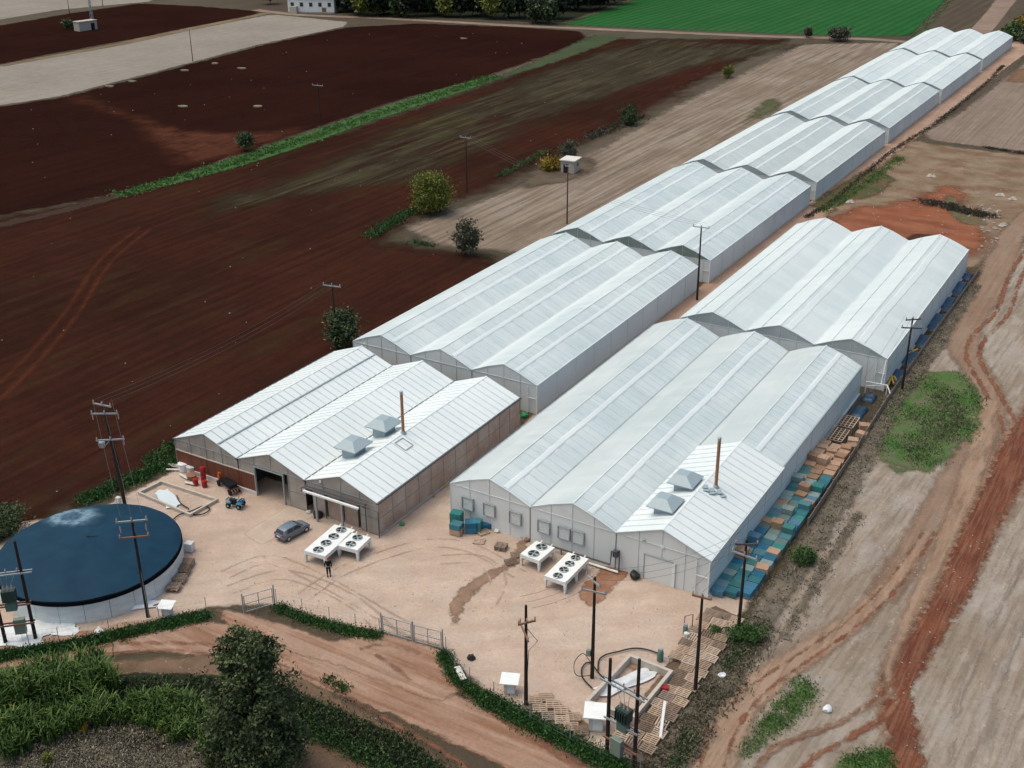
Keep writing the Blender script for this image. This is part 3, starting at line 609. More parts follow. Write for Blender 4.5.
    yard = gps([(85, 515), (128, 492), (166, 474), (176, 464)])+[(-92, 84), (-64, 84), (-63.6, 112), (-58, 112), (-31, 112), (-27, 100), (-26.6, 85)]+gps([(700, 690), (648, 765), (600, 755), (545, 730), (490, 697), (455, 668), (440, 648), (380, 634), (320, 622), (270, 606), (213, 608), (150, 624), (60, 645), (0, 655), (-40, 660), (-60, 600), (20, 520)])
    zone('yard', yard, sand, 1.0, 1.2, label='beige sandy yard in front of the greenhouses')
    lane2 = soil('lane_sand', (0.36, 0.235, 0.17), (0.41, 0.285, 0.215), (0.30, 0.18, 0.13), streak=(0.8, 20), smul=0.5, blot=0.1, edge=(0.5, 1.2, 0.6), fine=3)
    zone('sandy_lane', [(-64, 104), (-58.7, 104), (-57.2, 150), (-57, 205), (-58.6, 230), (-58, 330), (-57, 400), (-55.5, 462), (-64.5, 462), (-64, 300)], lane2, 1.5, 1.0, label='sandy lane along the long greenhouse row')
    zone('walkway_shade_soil', [(-30.1, 64.6), (-25.9, 63.6), (-26.1, 85.6), (-30.0, 86.2)], soil('walkway_shade_soil', (0.13, 0.09, 0.062), (0.17, 0.115, 0.08), None, edge=(0.4, 0.8, 0.8)), 0.5, 0.4, label='soil darkened as gap shade under the pallet walkway')  # dark tone paints shade into the gaps between the pallets
    zone('walkway_shade_soil', gps([(528, 694), (560, 702), (596, 728), (580, 742), (548, 726), (522, 706)]), bpy.data.materials['walkway_shade_soil'], 0.5, 0.4, label='soil darkened as gap shade under the pallets behind the hedge')  # same painted gap shade below the second pallet strip
    wet = soil('wet_sand', (0.20, 0.125, 0.08), (0.27, 0.17, 0.115), (0.30, 0.2, 0.14), streak=(1, 1), blot=0.5, edge=(0.5, 1.6, 1.0), fine=4, spec=0.3)
    zone('wet_patch', gps([(517, 538), (527, 541), (531, 552), (526, 560), (512, 569), (500, 576), (488, 584), (474, 596), (464, 612), (459, 626), (449, 628), (447, 605), (455, 592), (470, 580), (487, 571), (504, 563), (514, 552)]), wet, 0.4, 0.5, label='damp brown trickle running across the yard')
    rs = soil('red_spill', (0.25, 0.12, 0.07), (0.31, 0.175, 0.115), None, blot=0.4, edge=(0.5, 1.8, 0.7))
    zone('wet_patch', gps([(575, 592), (600, 568), (625, 558), (632, 570), (620, 585), (600, 605), (590, 612)]), rs, 0.5, 0.8, label='reddish damp soil beside the long cooling unit')
    zone('sandy_lane', gps([(243, 534), (290, 505), (316, 515), (262, 546)]), soil('concrete_apron', (0.47, 0.37, 0.30), (0.52, 0.42, 0.345), (0.42, 0.32, 0.25), streak=(2, 3), edge=(0.12, 0.25, 1.5), fine=4), 0.4, 0.3, label='pale concrete apron beside the parked car')
    tk = soil('yard_wheel_mark', (0.43, 0.315, 0.243), (0.46, 0.345, 0.27), None, edge=(0.25, 0.2, 1.5), patch=(0.35, 0.4, 0.62, 1.5))
    for cv in ([(225, 575), (270, 560), (330, 585), (400, 625), (440, 640)], [(230, 590), (285, 575), (350, 600), (395, 640)], [(300, 600), (345, 570), (420, 545), (470, 548), (520, 575)], [(440, 560), (480, 560), (498, 580), (488, 605)]):
        for d in (-0.75, 0.75):
            L = smooth_line(gps(cv), 1.0); T = np.gradient(L, axis=0); T /= np.linalg.norm(T, axis=1)[:, None]
            ribbon('wheel_mark', L+np.stack([-T[:, 1], T[:, 0]], 1)*d, 0.42, tk, 0.8, 2, label='faint tyre mark on the sandy yard')
    # approach road at the lower left
    ap = soil('approach_road_dirt', (0.33, 0.20, 0.14), (0.37, 0.245, 0.18), (0.22, 0.105, 0.06), streak=(10, 0.9), smul=0.75, blot=0.12, edge=(0.5, 1.4, 0.7), rot=0.0, fine=3.0, bump=0.8, c4=(0.40, 0.275, 0.205))
    rd = [(-80, 668), (0, 656), (70, 648), (140, 636), (213, 640), (280, 652), (340, 672), (400, 694), (460, 722), (520, 752), (570, 790)]
    ribbon('dirt_road', gps(rd), (4.2, 4.2, 4.6, 5.0, 5.5, 6.0, 5.6, 5.2, 5.0, 5.0), ap, 0.8, 10, label='reddish dirt road curving past the yard gates')
    zone('dirt_road', gps([(205, 606), (243, 612), (280, 622), (330, 640), (385, 632), (440, 648), (470, 690), (440, 705), (330, 665), (240, 640)]), ap, 0.8, 0.8, label='worn turning area between the yard gates and the road')
    rb = soil('red_bank', (0.22, 0.105, 0.065), (0.27, 0.14, 0.09), (0.17, 0.075, 0.045), streak=(3, 1), edge=(0.5, 0.9, 1.1), patch=(0.9, 0.3, 0.65, 2))
    ribbon('road_edge', gps([(443, 662), (465, 690), (500, 716), (545, 745), (590, 775)]), (0.8, 1.3, 1.5, 1.4), rb, 0.5, 4, label='red soil bank along the outer hedge')
    ribbon('road_edge', gps([(270, 660), (330, 688), (400, 728), (450, 756), (480, 785)]), (0.7, 0.9, 0.9), rb, 0.5, 4, label='red soil bank along the lower road edge')
    for cv in ([(30, 662), (120, 645), (215, 645)], [(375, 655), (395, 668), (410, 682)], [(360, 650), (385, 645), (420, 655)], [(100, 656), (170, 651), (225, 658)]):
        ribbon('wheel_mark', gps(cv), 0.8, rb, 0.6, 4, label='dark red smear on the dirt road')
    # bank below the road
    bank = soil('bank_soil', (0.21, 0.135, 0.09), (0.165, 0.105, 0.068), (0.11, 0.075, 0.048), streak=(2, 2), smul=0.6, blot=0.3, edge=(0.6, 1.4, 0.7), pebble=0.6, bump=1.0)
    zone('bank', gps([(-100, 682), (80, 662), (215, 654), (270, 662), (330, 690), (400, 730), (470, 775), (480, 860), (-150, 860)]), bank, 1.0, 1, label='dry soil bank below the dirt road')
    dg = soil('dry_grass_ground', (0.125, 0.11, 0.072), (0.085, 0.075, 0.048), (0.18, 0.155, 0.11), streak=(1.5, 1.0), smul=0.6, blot=0.5, edge=(1.6, 3.5, 0.6), bump=1.2)
    zone('dry_grass_ground', gps([(-120, 742), (0, 735), (60, 722), (120, 716), (190, 718), (230, 740), (300, 770), (320, 900), (-150, 900)]), dg, 0.8, 1, label='dry grassy ground at the bottom left corner')
    vs = soil('ditch_floor', (0.014, 0.020, 0.010), (0.02, 0.03, 0.014), (0.03, 0.025, 0.016), edge=(0.5, 1.2, 0.7))
    ribbon('ditch', gps([(-100, 705), (0, 697), (100, 690), (200, 690), (270, 700), (340, 728), (400, 755), (440, 790)]), (4.5, 4.5, 4, 3.6, 3.4), vs, 0.8, 4, label='overgrown ditch below the dirt road')
build_ground()

# ------------------------------------------------------------------ greenhouses
def profile(w, rise, eh, x0, n=8):
    """half-round ridge roof: points (x, z) eave to eave, very slightly bowed"""
    out = []
    for k in range(2*n+1):
        u = k/n-1.0; a = 1-abs(u)
        out.append((x0+w*(u+1)/2, eh+rise*a+0.14*math.sin(math.pi*min(1, a))*(1 if 0 < a < 1 else 0)))
    return out
def film_slope(name, xa, za, xb, zb, y0, y1, mat, root, bay=2.55, bow=0.12, white=0.0, rng=RNG):
    """film stretched over the bows: sags a little between them"""
    nb = max(2, int((y1-y0)/bay)); ny = nb*4; nx = 8; V = []; fs = []
    for j in range(ny+1):
        y = y0+(y1-y0)*j/ny; fr = (j % 4)/4.0; sag = 0.05*math.sin(math.pi*fr)
        for i in range(nx+1):
            u = i/nx; x = xa+(xb-xa)*u; z = za+(zb-za)*u+bow*math.sin(math.pi*u)
            z += -sag*math.sin(math.pi*u)+rng.normal()*0.008
            V.append((x, y, z))
    for j in range(ny):
        for i in range(nx): fs.append((j*(nx+1)+i, j*(nx+1)+i+1, (j+1)*(nx+1)+i+1, (j+1)*(nx+1)+i))
    l = root.location
    o = mesh_obj(name, [(a-l[0], b-l[1], c-l[2]) for a, b, c in V], fs, mat, root, True)
    at = o.data.attributes.new('white', 'FLOAT', 'POINT')
    at.data.foreach_set('value', np.array([white*max(0.0, 1-(k % (nx+1))/nx*1.25) for k in range(len(V))], np.float32))
    return o
def roof_z(u, eh, rise, bow=0.12):
    """height at fraction u of one slope, 0 = eave, 1 = ridge"""
    return eh+rise*u+bow*math.sin(math.pi*u)
def gable_strips(x0, w, eh, rise, y, mat_low, mat_top, root, n=4, th=0.06, skip=None, zlow=0.0, split=True, bow=0.12):
    """a gable end in upright strips: wall_panel below the eave, gable_panel above it"""
    for k in range(n):
        a, b = x0+w*k/n+0.03, x0+w*(k+1)/n-0.03
        def top(x):
            u = 1-abs((x-x0)/(w/2)-1); return roof_z(max(0, min(1, u)), eh, rise, bow)-0.05
        xm = (a+b)/2
        m = mb()
        if skip is None or not skip(xm):
            m.prism([(a, zlow), (b, zlow), (b, eh-0.04), (a, eh-0.04)], y-th/2, y+th/2); m.build('wall_panel', mat_low, root)
        g = mb(); xs = [a+(b-a)*i/4 for i in range(5)]
        g.prism([(a, eh), (b, eh)]+[(x, max(eh+0.02, top(x))) for x in reversed(xs)], y-th/2, y+th/2)
        g.build('gable_panel', mat_top, root)
def gable_posts(x0, w, eh, rise, y, mat, root, n=4, d=0.08, gap=None):
    m = mb()
    for k in range(n+1):
        x = x0+w*k/n; u = 1-abs((x-x0)/(w/2)-1); z = roof_z(max(0, min(1, u)), eh, rise)-0.04
        zl = gap[2] if gap and gap[0] < x < gap[1] else 0.0
        m.box((x, y-0.06, (z+zl)/2), (d, d, z-zl))
    m.box((x0+w/2, y-0.065, eh-0.02), (w, 0.05, 0.06))
    return m.build('gable_frame', mat, root)
def film_house(x0, w, y0, y1, eh, rise, label, film='film', clear='film_pale', gable_low='film_gable', gable_top='net_grey',  # clear: tone of the right slopes, slope light put into colour
               gutter='steel', strip=0.38, strip_w=0.32, strip_left=False, ribs=True, last_cut=None, skirt='cream', fine=True, white=0.0):
    root = thing('greenhouse', (x0+1.5*w, y0, 0), label, 'greenhouse')
    ns = 3
    for i in range(ns):
        xl = x0+i*w; xm = xl+w/2; xr = xl+w
        ys = y0 if not (last_cut and i == 2) else last_cut
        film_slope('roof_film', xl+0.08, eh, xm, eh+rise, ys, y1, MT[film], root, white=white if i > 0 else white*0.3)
        film_slope('roof_film', xr-0.08, eh, xm, eh+rise, ys, y1, MT[clear], root)  # right slopes can take another tone: light on the slope painted as film colour
        # vent flap: a second sheet lying proud of the slope below the ridge, its seam a pale strip
        u = strip; zc = roof_z(1-u, eh, rise)+0.035
        m = mb(); dx = w/2; nseg = max(4, int((y1-ys)/6)); pts = []
        for q in range(nseg+1):
            pts.append((xm+dx*u+RNG.normal()*0.05, ys+0.12+(y1-ys-0.4)*q/nseg))
        for q in range(nseg):
            (xa, ya), (xb, yb) = pts[q], pts[q+1]
            sl = -rise/dx; k = len(m.v); hw = strip_w/2
            for (x, y) in ((xa, ya), (xb, yb)):
                for s in (-1, 1):
                    z = zc+(x+s*hw-(xm+dx*u))*sl
                    m.v += [(x+s*(hw+0.12), y, z-0.06-s*0.12*rise/dx), (x+s*hw, y, z+0.02)]
            m.f += [(k+1, k+3, k+7, k+5), (k, k+1, k+5, k+4), (k+2, k+6, k+7, k+3)]
            if q == 0: m.f.append((k, k+2, k+3, k+1))
            if q == nseg-1: m.f.append((k+4, k+5, k+7, k+6))
        m.build('vent_strip', MT['vent_strip'], root)
        if strip_left:
            m = mb(); u2 = 0.55; z2 = roof_z(1-u2, eh, rise)+0.03
            m.bar((xm-dx*u2, ys+0.5, z2), (xm-dx*u2, y1-0.5, z2), 0.12, 0.05); m.build('roof_seam', MT['film_far'], root)
        if ribs:
            m = mb(); nb = int((y1-ys)/1.28)
            for q in range(nb+1):
                y = ys+0.3+(y1-ys-0.6)*q/nb
                for a, b in ((0.04, 0.96-strip), (1.02-strip, 0.98)):
                    m.bar((xr-dx*a, y, roof_z(a, eh, rise)+0.022), (xr-dx*b, y, roof_z(b, eh, rise)+0.022), 0.035, 0.03)
            tag(m.build('roof_rib', MT['white'], root), kind='stuff')
        mb().bar((xm, ys-0.03, eh+rise+0.015), (xm, y1+0.03, eh+rise+0.015), 0.16, 0.05).build('ridge_cap', MT['film_far'], root)
        gable_strips(xl, w, eh, rise, y0, MT[gable_low], MT[gable_top], root, 4 if fine else 2)
        gable_posts(xl, w, eh, rise, y0, MT['film_gable'], root, 4 if fine else 2, 0.04)
        # rear gable in one sheet
        m = mb(); pr = [(x, z-0.05) for x, z in profile(w-0.1, rise, eh, xl+0.05)]
        m.prism([(xl+0.05, 0), (xr-0.05, 0)]+pr[::-1], y1-0.03, y1+0.03); m.build('rear_gable', MT[gable_low], root)
        # edge trims along the front verge
        m = mb(); zz = [(xl, eh), (xl+dx*0.5, roof_z(0.5, eh, rise)), (xm, eh+rise), (xm+dx*0.5, roof_z(0.5, eh, rise)), (xr, eh)]
        for q in range(4): m.bar((zz[q][0], ys-0.06, zz[q][1]+0.02), (zz[q+1][0], ys-0.06, zz[q+1][1]+0.02), 0.09, 0.09)
        m.build('verge_trim', MT['film_far'], root)
    for i in range(4):
        x = x0+i*w
        m = mb(); m.box((x, (y0+y1)/2, eh-0.03), (0.16, y1-y0+0.1, 0.1)); m.build('gutter', MT[gutter], root)
    # long walls in bays
    for x, dirn in ((x0+3*w, 1), (x0, -1)):
        nb = max(3, int((y1-y0)/5.1)) if dirn > 0 else 4
        for q in range(nb):
            a = y0+(y1-y0)*q/nb; b = y0+(y1-y0)*(q+1)/nb
            m = mb(); m.box((x, (a+b)/2, (eh-0.1)/2+0.15), (0.05, b-a-0.04, eh-0.4)); m.build('wall_film', MT['film_wall'], root)
        m = mb(); m.box((x+0.05*dirn, y0+0.01, eh/2-0.05), (0.07, 0.07, eh-0.12))
        p0 = m.build('wall_post', MT['film_wall'], root)
        for q in range(1, nb+1):
            p = p0.copy(); COL.objects.link(p); p.parent = root; p.location.y = (y1-y0)*q/nb
        m = mb(); m.box((x+0.08*dirn, (y0+y1)/2, 0.14), (0.25, y1-y0+0.2, 0.28)); m.build('base_kerb', MT[skirt], root)
    # bare end frame standing out past the front corner
    m = mb(); x = x0+3*w
    m.bar((x+0.1, y0-0.2, 0), (x+0.1, y0-0.2, eh*0.95), 0.12); m.bar((x+0.1, y0-0.2, eh*0.55), (x-1.2, y0-0.2, eh*0.55), 0.08)
    m.bar((x-1.2, y0-0.2, 0), (x-1.2, y0-0.2, eh*0.95), 0.1)
    m.build('end_frame', MT['white'], root)
    return root

def roof_panels(x0, w, eh, rise, y0, y1, n, mat, root, left=True, right=True, lift=0.0):
    """rigid ribbed roof sheets laid side by side, each a piece of its own sharing one mesh per slope"""
    L = math.hypot(w/2, rise); pw = (y1-y0)/n
    m = mb(); m.box((L/2, 0, 0.02), (L, pw-0.05, 0.04))
    for s in (-1, 1): m.box((L/2, s*(pw/2-0.07), 0.05), (L, 0.05, 0.045))
    base = m.build('roof_panel', mat, root, world=False); ang = math.atan2(rise, w/2)
    first = True
    for k in range(n):
        for s in (1, -1):
            if s == 1 and not left or s == -1 and not right: continue
            o = base if first else base.copy()
            if not first: COL.objects.link(o); o.parent = root
            first = False
            xe = x0 if s == 1 else x0+w
            o.location = (xe-root.location[0]+RNG.normal()*0.006, y0+pw*(k+0.5)-root.location[1], eh+lift+RNG.normal()*0.006)
            o.rotation_euler = (0, -ang, 0) if s == 1 else (0, ang-math.pi, 0)
            if s == -1:      # mirror so the ribs stay on top
                o.rotation_euler = (0, -ang, math.pi)
def roof_vent(x, y, z, root, name='roof_vent', s=1.0):
    m = mb(); m.box((x, y, z+0.25), (1.7*s, 1.9*s, 1.5)); o = m.build(name, MT['bluegrey'], root)
    m = mb(); a = 1.45*s; b = 1.6*s
    k = [(x-a, y-b, z+0.95), (x+a, y-b, z+0.95), (x+a, y+b, z+0.95), (x-a, y+b, z+0.95), (x-a*0.62, y-b*0.25, z+1.5), (x+a*0.2, y-b*0.25, z+1.5), (x+a*0.2, y+b*0.6, z+1.5), (x-a*0.62, y+b*0.6, z+1.5)]
    m.add([(p[0], p[1], p[2]-0.1) for p in k[:4]]+k, [(0, 1, 2, 3), (0, 4, 5, 1), (1, 5, 6, 2), (2, 6, 7, 3), (3, 7, 4, 0), (4, 8, 9, 5), (5, 9, 10, 6), (6, 10, 11, 7), (7, 11, 8, 4), (8, 11, 10, 9)])
    m.build('vent_hood', MT['bluegrey'], o)
def chimney(x, y, z0, h, root):
    m = mb(); m.lathe((x, y, z0), [(0.17, 0), (0.17, h-0.15), (0.16, h)], 12); o = m.build('chimney', MT['copper'], root, smooth=True)
    mb().lathe((x, y, z0+h), [(0.19, -0.1), (0.19, 0.22), (0.15, 0.25)], 12).build('chimney_cap', MT['steel'], o, smooth=True)
    m = mb(); m.lathe((x, y, z0-0.1), [(0.36, 0), (0.34, 0.35), (0.2, 0.6)], 12); m.build('flashing', MT['bluegrey'], o, smooth=True)

def packing_house():
    x0, w, y0, y1, eh, rise = -92.0, 9.45, 80.1, 108.4, 3.9, 1.78
    root = thing('packing_house', (x0+1.5*w, y0, 0), 'white roofed three bay packing shed with brown front panels and translucent walls', 'shed')
    zd = 3.55
    d0, d1 = -80.1, -76.2
    for i in range(3):
        xl = x0+i*w
        roof_panels(xl, w, eh, rise, y0-0.15, y1+0.15, 26, MT['white_panel'], root)
        mb().bar((xl+w/2, y0-0.2, eh+rise+0.035), (xl+w/2, y1+0.2, eh+rise+0.035), 0.22, 0.06).build('ridge_cap', MT['white_panel'], root)
        # the front wall, cut round the doorway and the loading bay
        n = 4
        for k in range(n):
            a, b = xl+w*k/n+0.035, xl+w*(k+1)/n-0.035; xm = (a+b)/2
            if not (d0-0.3 < xm < d1+0.3):
                if xm < d0:
                    pass
                elif -72.2 < xm < -66.2:
                    mb().prism([(a, 2.9), (b, 2.9), (b, eh-0.04), (a, eh-0.04)], y0-0.03, y0+0.03).build('wall_panel', MT['poly'], root)
                else:
                    for z0, z1 in ((0.1, 1.92), (1.98, eh-0.04)):
                        mb().prism([(a, z0), (b, z0), (b, z1), (a, z1)], y0-0.03, y0+0.03).build('wall_panel', MT['poly'], root)
            xs = [a+(b-a)*q/4 for q in range(5)]
            g = mb(); g.prism([(a, eh), (b, eh)]+[(x, max(eh+0.02, eh+rise*(1-abs((x-xl)/(w/2)-1))-0.03)) for x in reversed(xs)], y0-0.03, y0+0.03)
            g.build('gable_panel', MT['poly'], root)
        gable_posts(xl, w, eh, rise-0.1, y0, MT['steel'], root, 4, 0.06, (d0, d1, eh) if i == 1 else (-72.4, -66, 3.0))
        m = mb(); m.prism([(xl+0.05, 0), (xl+w-0.05, 0), (xl+w-0.05, eh), (xl+w/2, eh+rise-0.05), (xl+0.05, eh)], y1-0.03, y1+0.03); m.build('rear_gable', MT['poly'], root)
    # brown cladding of the left bays: glazing above it
    xb = x0+0.05; n = 6; stepx = (d0-0.15-xb)/n
    for k in range(n):
        a = xb+stepx*k; b = a+stepx-0.04
        mb().box(((a+b)/2, y0-0.03, 1.5), (b-a, 0.12, 2.0)).build('brown_panel', MT['brown_panel'], root)
        mb().box(((a+b)/2, y0+0.01, (2.62+eh-0.05)/2), (b-a, 0.05, eh-0.05-2.62)).build('wall_panel', MT['poly'], root)
    mb().box(((xb+d0)/2, y0-0.06, 2.56), (d0-xb, 0.16, 0.1)).build('cladding_rail', MT['cream'], root)
    mb().box(((xb+d0)/2, y0-0.06, 0.24), (d0-xb, 0.3, 0.48)).build('base_kerb', MT['offwhite'], root)
    # doorway into the dark interior
    m = mb(); m.box((d0-0.06, y0-0.05, zd/2), (0.14, 0.2, zd)); m.box((d1+0.06, y0-0.05, zd/2), (0.14, 0.2, zd)); m.box(((d0+d1)/2, y0-0.05, zd+0.06), (d1-d0+0.26, 0.2, 0.14))
    m.build('door_frame', MT['steel'], root)
    mb().prism([(d0, zd+0.15), (d1, zd+0.15), (d1, eh-0.05), (d0, eh-0.05)], y0-0.03, y0+0.03).build('wall_panel', MT['poly'], root)
    m = mb(); m.box(((d0+d1)/2, y0+13, 2.0), (9, 0.2, 4.0)); m.box((d0-2.2, y0+7, 2.0), (0.2, 12, 4.0)); m.box((d1+2.2, y0+7, 2.0), (0.2, 12, 4.0))
    m.build('interior_wall', MT['dark_steel'], root)
    # side wall facing the lane: translucent sheets between posts
    x = x0+3*w; nb = 12
    for q in range(nb):
        a = y0+(y1-y0)*q/nb; b = y0+(y1-y0)*(q+1)/nb
        for z0, z1 in ((0.25, 2.0), (2.05, eh-0.12)):
            mb().box((x, (a+b)/2, (z0+z1)/2), (0.05, b-a-0.06, z1-z0)).build('side_panel', MT['poly_side'], root)
    p0 = mb().box((x+0.04, y0, eh/2-0.05), (0.06, 0.06, eh-0.12)).build('wall_post', MT['poly'], root)
    for q in range(1, nb+1):
        p = p0.copy(); COL.objects.link(p); p.parent = root; p.location.y = (y1-y0)*q/nb
    mb().box((x+0.05, (y0+y1)/2, 0.12), (0.22, y1-y0+0.1, 0.24)).build('base_kerb', MT['concrete'], root)
    mb().box((x0, (y0+y1)/2, eh/2-0.05), (0.05, y1-y0, eh-0.1)).build('wall_film', MT['poly'], root)
    for i in range(4):
        mb().box((x0+i*w+(0.05 if i == 3 else 0), (y0+y1)/2, eh+0.0), (0.22, y1-y0+0.5, 0.16)).build('gutter', MT['dark_steel'], root)
    # dark walkway line on the first right slope
    xs = x0+w*0.5+w*0.22; z = eh+rise*(1-0.44)+0.13
    mb().bar((xs, y0-0.1, z), (xs, y1, z), 0.16, 0.07).build('roof_walkway', MT['steel'], root)
    roof_vent(-71.2, 86.0, 5.0, root); roof_vent(-71.3, 91.6, 5.0, root)
    chimney(-68.35, 91.2, 5.45, 5.1, root)
    # outlined hatch by the chimney
    m = mb()
    for a, b in (((-67.9, 89.0), (-66.5, 89.0)), ((-66.5, 89.0), (-66.5, 90.4)), ((-66.5, 90.4), (-67.9, 90.4)), ((-67.9, 90.4), (-67.9, 89.0))):
        f = lambda p: (p[0], p[1], eh+rise*(1-(p[0]-(x0+2.5*w))/(w/2))+0.1)
        m.bar(f(a), f(b), 0.09, 0.05)
    m.build('roof_hatch', MT['steel'], root)
    # loading bay: pale gutter beam on posts with pipework, tan sliding doors behind
    yb = y0-1.0
    m = mb(); m.box((-69.0, yb, 3.25), (7.2, 0.22, 0.2)); b_ = m.build('bay_beam', MT['white'], root)
    for xx in (-71.0, -67.6):
        mb().box((xx, yb, 1.58), (0.2, 0.2, 3.16)).build('bay_post', MT['steel'], root)
    m = mb()
    for q, zz in enumerate((3.5, 3.62, 3.5)):
        m.tube([(-72.8, y0-0.75+q*0.22, zz), (-64.9, y0-0.75+q*0.22, zz)], 0.15, 6)
    m.tube([(-72.8, y0-0.75, 3.5), (-73.1, y0-0.75, 3.3), (-73.1, y0-0.75, 2.9)], 0.14, 6)
    m.tube([(-65.0, y0-0.4, 3.5), (-65.0, y0-0.4, 0.3)], 0.12, 6)
    m.build('pipe_run', MT['dark_steel'], root)
    for xx in (-71.6, -69.6, -67.4):
        mb().box((xx, y0+0.25, 1.42), (1.7, 0.07, 2.84)).build('bay_door', MT['poly_side'], root)
    m = mb()
    for xx in (-70.55, -68.5): m.tube([(xx, y0-0.06, 0), (xx, y0-0.06, 2.9)], 0.12, 6)
    m.build('bay_pipe', MT['dark_steel'], root)
    m = mb(); m.tube([(-65.4, y0-0.35, 3.1), (-63.45, y0-0.35, 3.1), (-63.45, y0-0.35, 0)], 0.11, 6); m.build('square_pipe', MT['dark_steel'], root)
    mb().box((-71.0, y0-0.1, 4.35), (0.22, 0.1, 0.28)).build('floodlight', MT['white'], root)
    return root

def front_house():
    x0, w, y0, y1, eh, rise = -59.4, 9.56, 86.95, 138.0, 4.1, 1.83
    cut = 107.3
    root = film_house(x0, w, y0, y1, eh, rise, 'large front right film greenhouse with white roof section, two roof vents and copper flue', film='film', clear='film_pale',
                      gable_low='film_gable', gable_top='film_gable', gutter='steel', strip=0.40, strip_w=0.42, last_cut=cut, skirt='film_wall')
    xl = x0+2*w
    roof_panels(xl, w+0.1, eh+0.06, rise, y0-0.2, cut, 17, MT['white_panel'], root)
    mb().bar((xl+w/2, y0-0.25, eh+rise+0.09), (xl+w/2, cut+0.05, eh+rise+0.09), 0.22, 0.06).build('ridge_cap', MT['white_panel'], root)
    mb().box((xl+w+0.12, (y0+cut)/2, eh-0.02), (0.2, cut-y0+0.3, 0.16)).build('gutter', MT['white'], root)
    roof_vent(-37.15, 91.2, 5.25, root, s=0.95); roof_vent(-37.3, 96.4, 5.25, root, s=0.95)
    chimney(-34.4, 97.4, 5.4, 5.6, root)
    # broken flashing sheets at the flue foot
    m = mb()
    for k in range(7):
        px, py = -34.0+RNG.normal()*0.7, 96.7+RNG.normal()*0.7
        m.box((px, py, eh+0.06+rise*(1-abs(px-(xl+w/2))/(w/2))+0.14), (0.6, 0.7, 0.05), RNG.random())
    m.build('flashing_sheet', MT['bluegrey'], root)
    # six louvred extract openings on the first two gables
    for cx in (-57.2, -54.6, -51.5, -48.2, -45.9, -44.35):
        m = mb()
        for s in (-1, 1): m.box((cx+s*0.66, y0-0.18, 2.35), (0.08, 0.2, 1.45))
        for s in (-1, 1): m.box((cx, y0-0.18, 2.35+s*0.69), (1.24, 0.2, 0.07))
        f = m.build('fan_louvre', MT['steel'], root)
        m = mb()
        for q in range(7): m.box((cx, y0-0.15, 1.78+q*0.19), (1.22, 0.05, 0.155))
        m.build('louvre_blade', MT['film_gable'], f)
    # third gable: big sliding door and lamps
    m = mb(); m.box((-35.7, y0-0.1, 1.35), (2.9, 0.09, 2.66)); d = m.build('sliding_door', MT['film_gable'], root)
    m = mb(); m.box((-37.2, y0-0.14, 1.4), (0.08, 0.1, 2.8)); m.box((-35.7, y0-0.14, 2.74), (3.1, 0.1, 0.08)); m.build('door_frame', MT['steel'], root)
    mb().box((-34.15, y0-0.14, 1.4), (0.3, 0.1, 2.75)).build('door_post', MT['white'], root)
    mb().lathe((-35.4, y0-0.2, 4.1), [(0.16, 0), (0.16, 0.1), (0.1, 0.14)], 10, 'y').build('floodlight', MT['white'], root)
    mb().box((-37.3, y0-0.16, 4.25), (0.25, 0.15, 0.16)).build('floodlight', MT['steel'], root)
    # pipework along the foot of the second gable
    m = mb(); m.tube([(-48.6, y0-0.5, 0.1), (-48.6, y0-0.5, 0.62), (-40.6, y0-0.5, 0.62), (-40.5, y0-0.5, 2.2), (-39.9, y0-0.5, 2.3)], 0.17, 6)
    m.tube([(-39.7, y0-0.4, 0), (-39.7, y0-0.4, 2.5)], 0.14, 6); m.tube([(-46.0, y0-0.5, 0.6), (-46.0, y0-0.5, 0)], 0.14, 6)
    m.build('pipe_run', MT['dark_steel'], root)
    m = mb(); m.tube([(-44.5, y0-0.8, 0.25), (-39.6, y0-0.8, 0.25)], 0.22, 6); m.build('pipe_run', MT['white'], root)
    m = mb(); m.box((-40.15, y0-0.3, 1.9), (0.5, 0.35, 0.7)); m.build('valve_box', MT['dark_steel'], root)
    return root

packing_house()
HW = 9.52
film_house(-92.0, 9.44, 112.65, 164.2, 3.92, 1.82, 'film greenhouse directly behind the white roofed packing shed, with blue grey vents', film='film_pale', clear='film_pale', gable_top='film_gable', gutter='film_far', strip_w=0.4, white=0.85)
row = [(168.0, 219.9, 3.80, 1.82, 'film_pale', 'film_pale', 'net_green', 'second film greenhouse of the long left row, with a dark green netted gable'),
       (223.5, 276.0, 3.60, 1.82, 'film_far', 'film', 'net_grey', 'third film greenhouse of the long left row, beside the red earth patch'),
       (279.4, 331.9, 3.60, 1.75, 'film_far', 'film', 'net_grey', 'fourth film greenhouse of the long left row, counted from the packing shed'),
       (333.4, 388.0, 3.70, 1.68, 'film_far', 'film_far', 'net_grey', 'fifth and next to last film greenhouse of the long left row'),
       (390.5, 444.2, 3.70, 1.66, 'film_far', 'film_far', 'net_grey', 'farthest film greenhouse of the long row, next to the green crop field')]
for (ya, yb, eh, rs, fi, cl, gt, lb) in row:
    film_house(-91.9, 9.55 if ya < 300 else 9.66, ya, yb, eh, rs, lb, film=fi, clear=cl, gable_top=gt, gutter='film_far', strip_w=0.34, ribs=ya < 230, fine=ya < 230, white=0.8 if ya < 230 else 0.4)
front_house()
film_house(-56.9, 9.5, 141.0, 192.2, 4.45, 1.79, 'pale blue film greenhouse behind the large front one, with wide white vent strips', film='film_far', clear='film_far', gable_top='net_grey', gutter='film_far', strip=0.24, strip_w=0.75, strip_left=True, ribs=False)

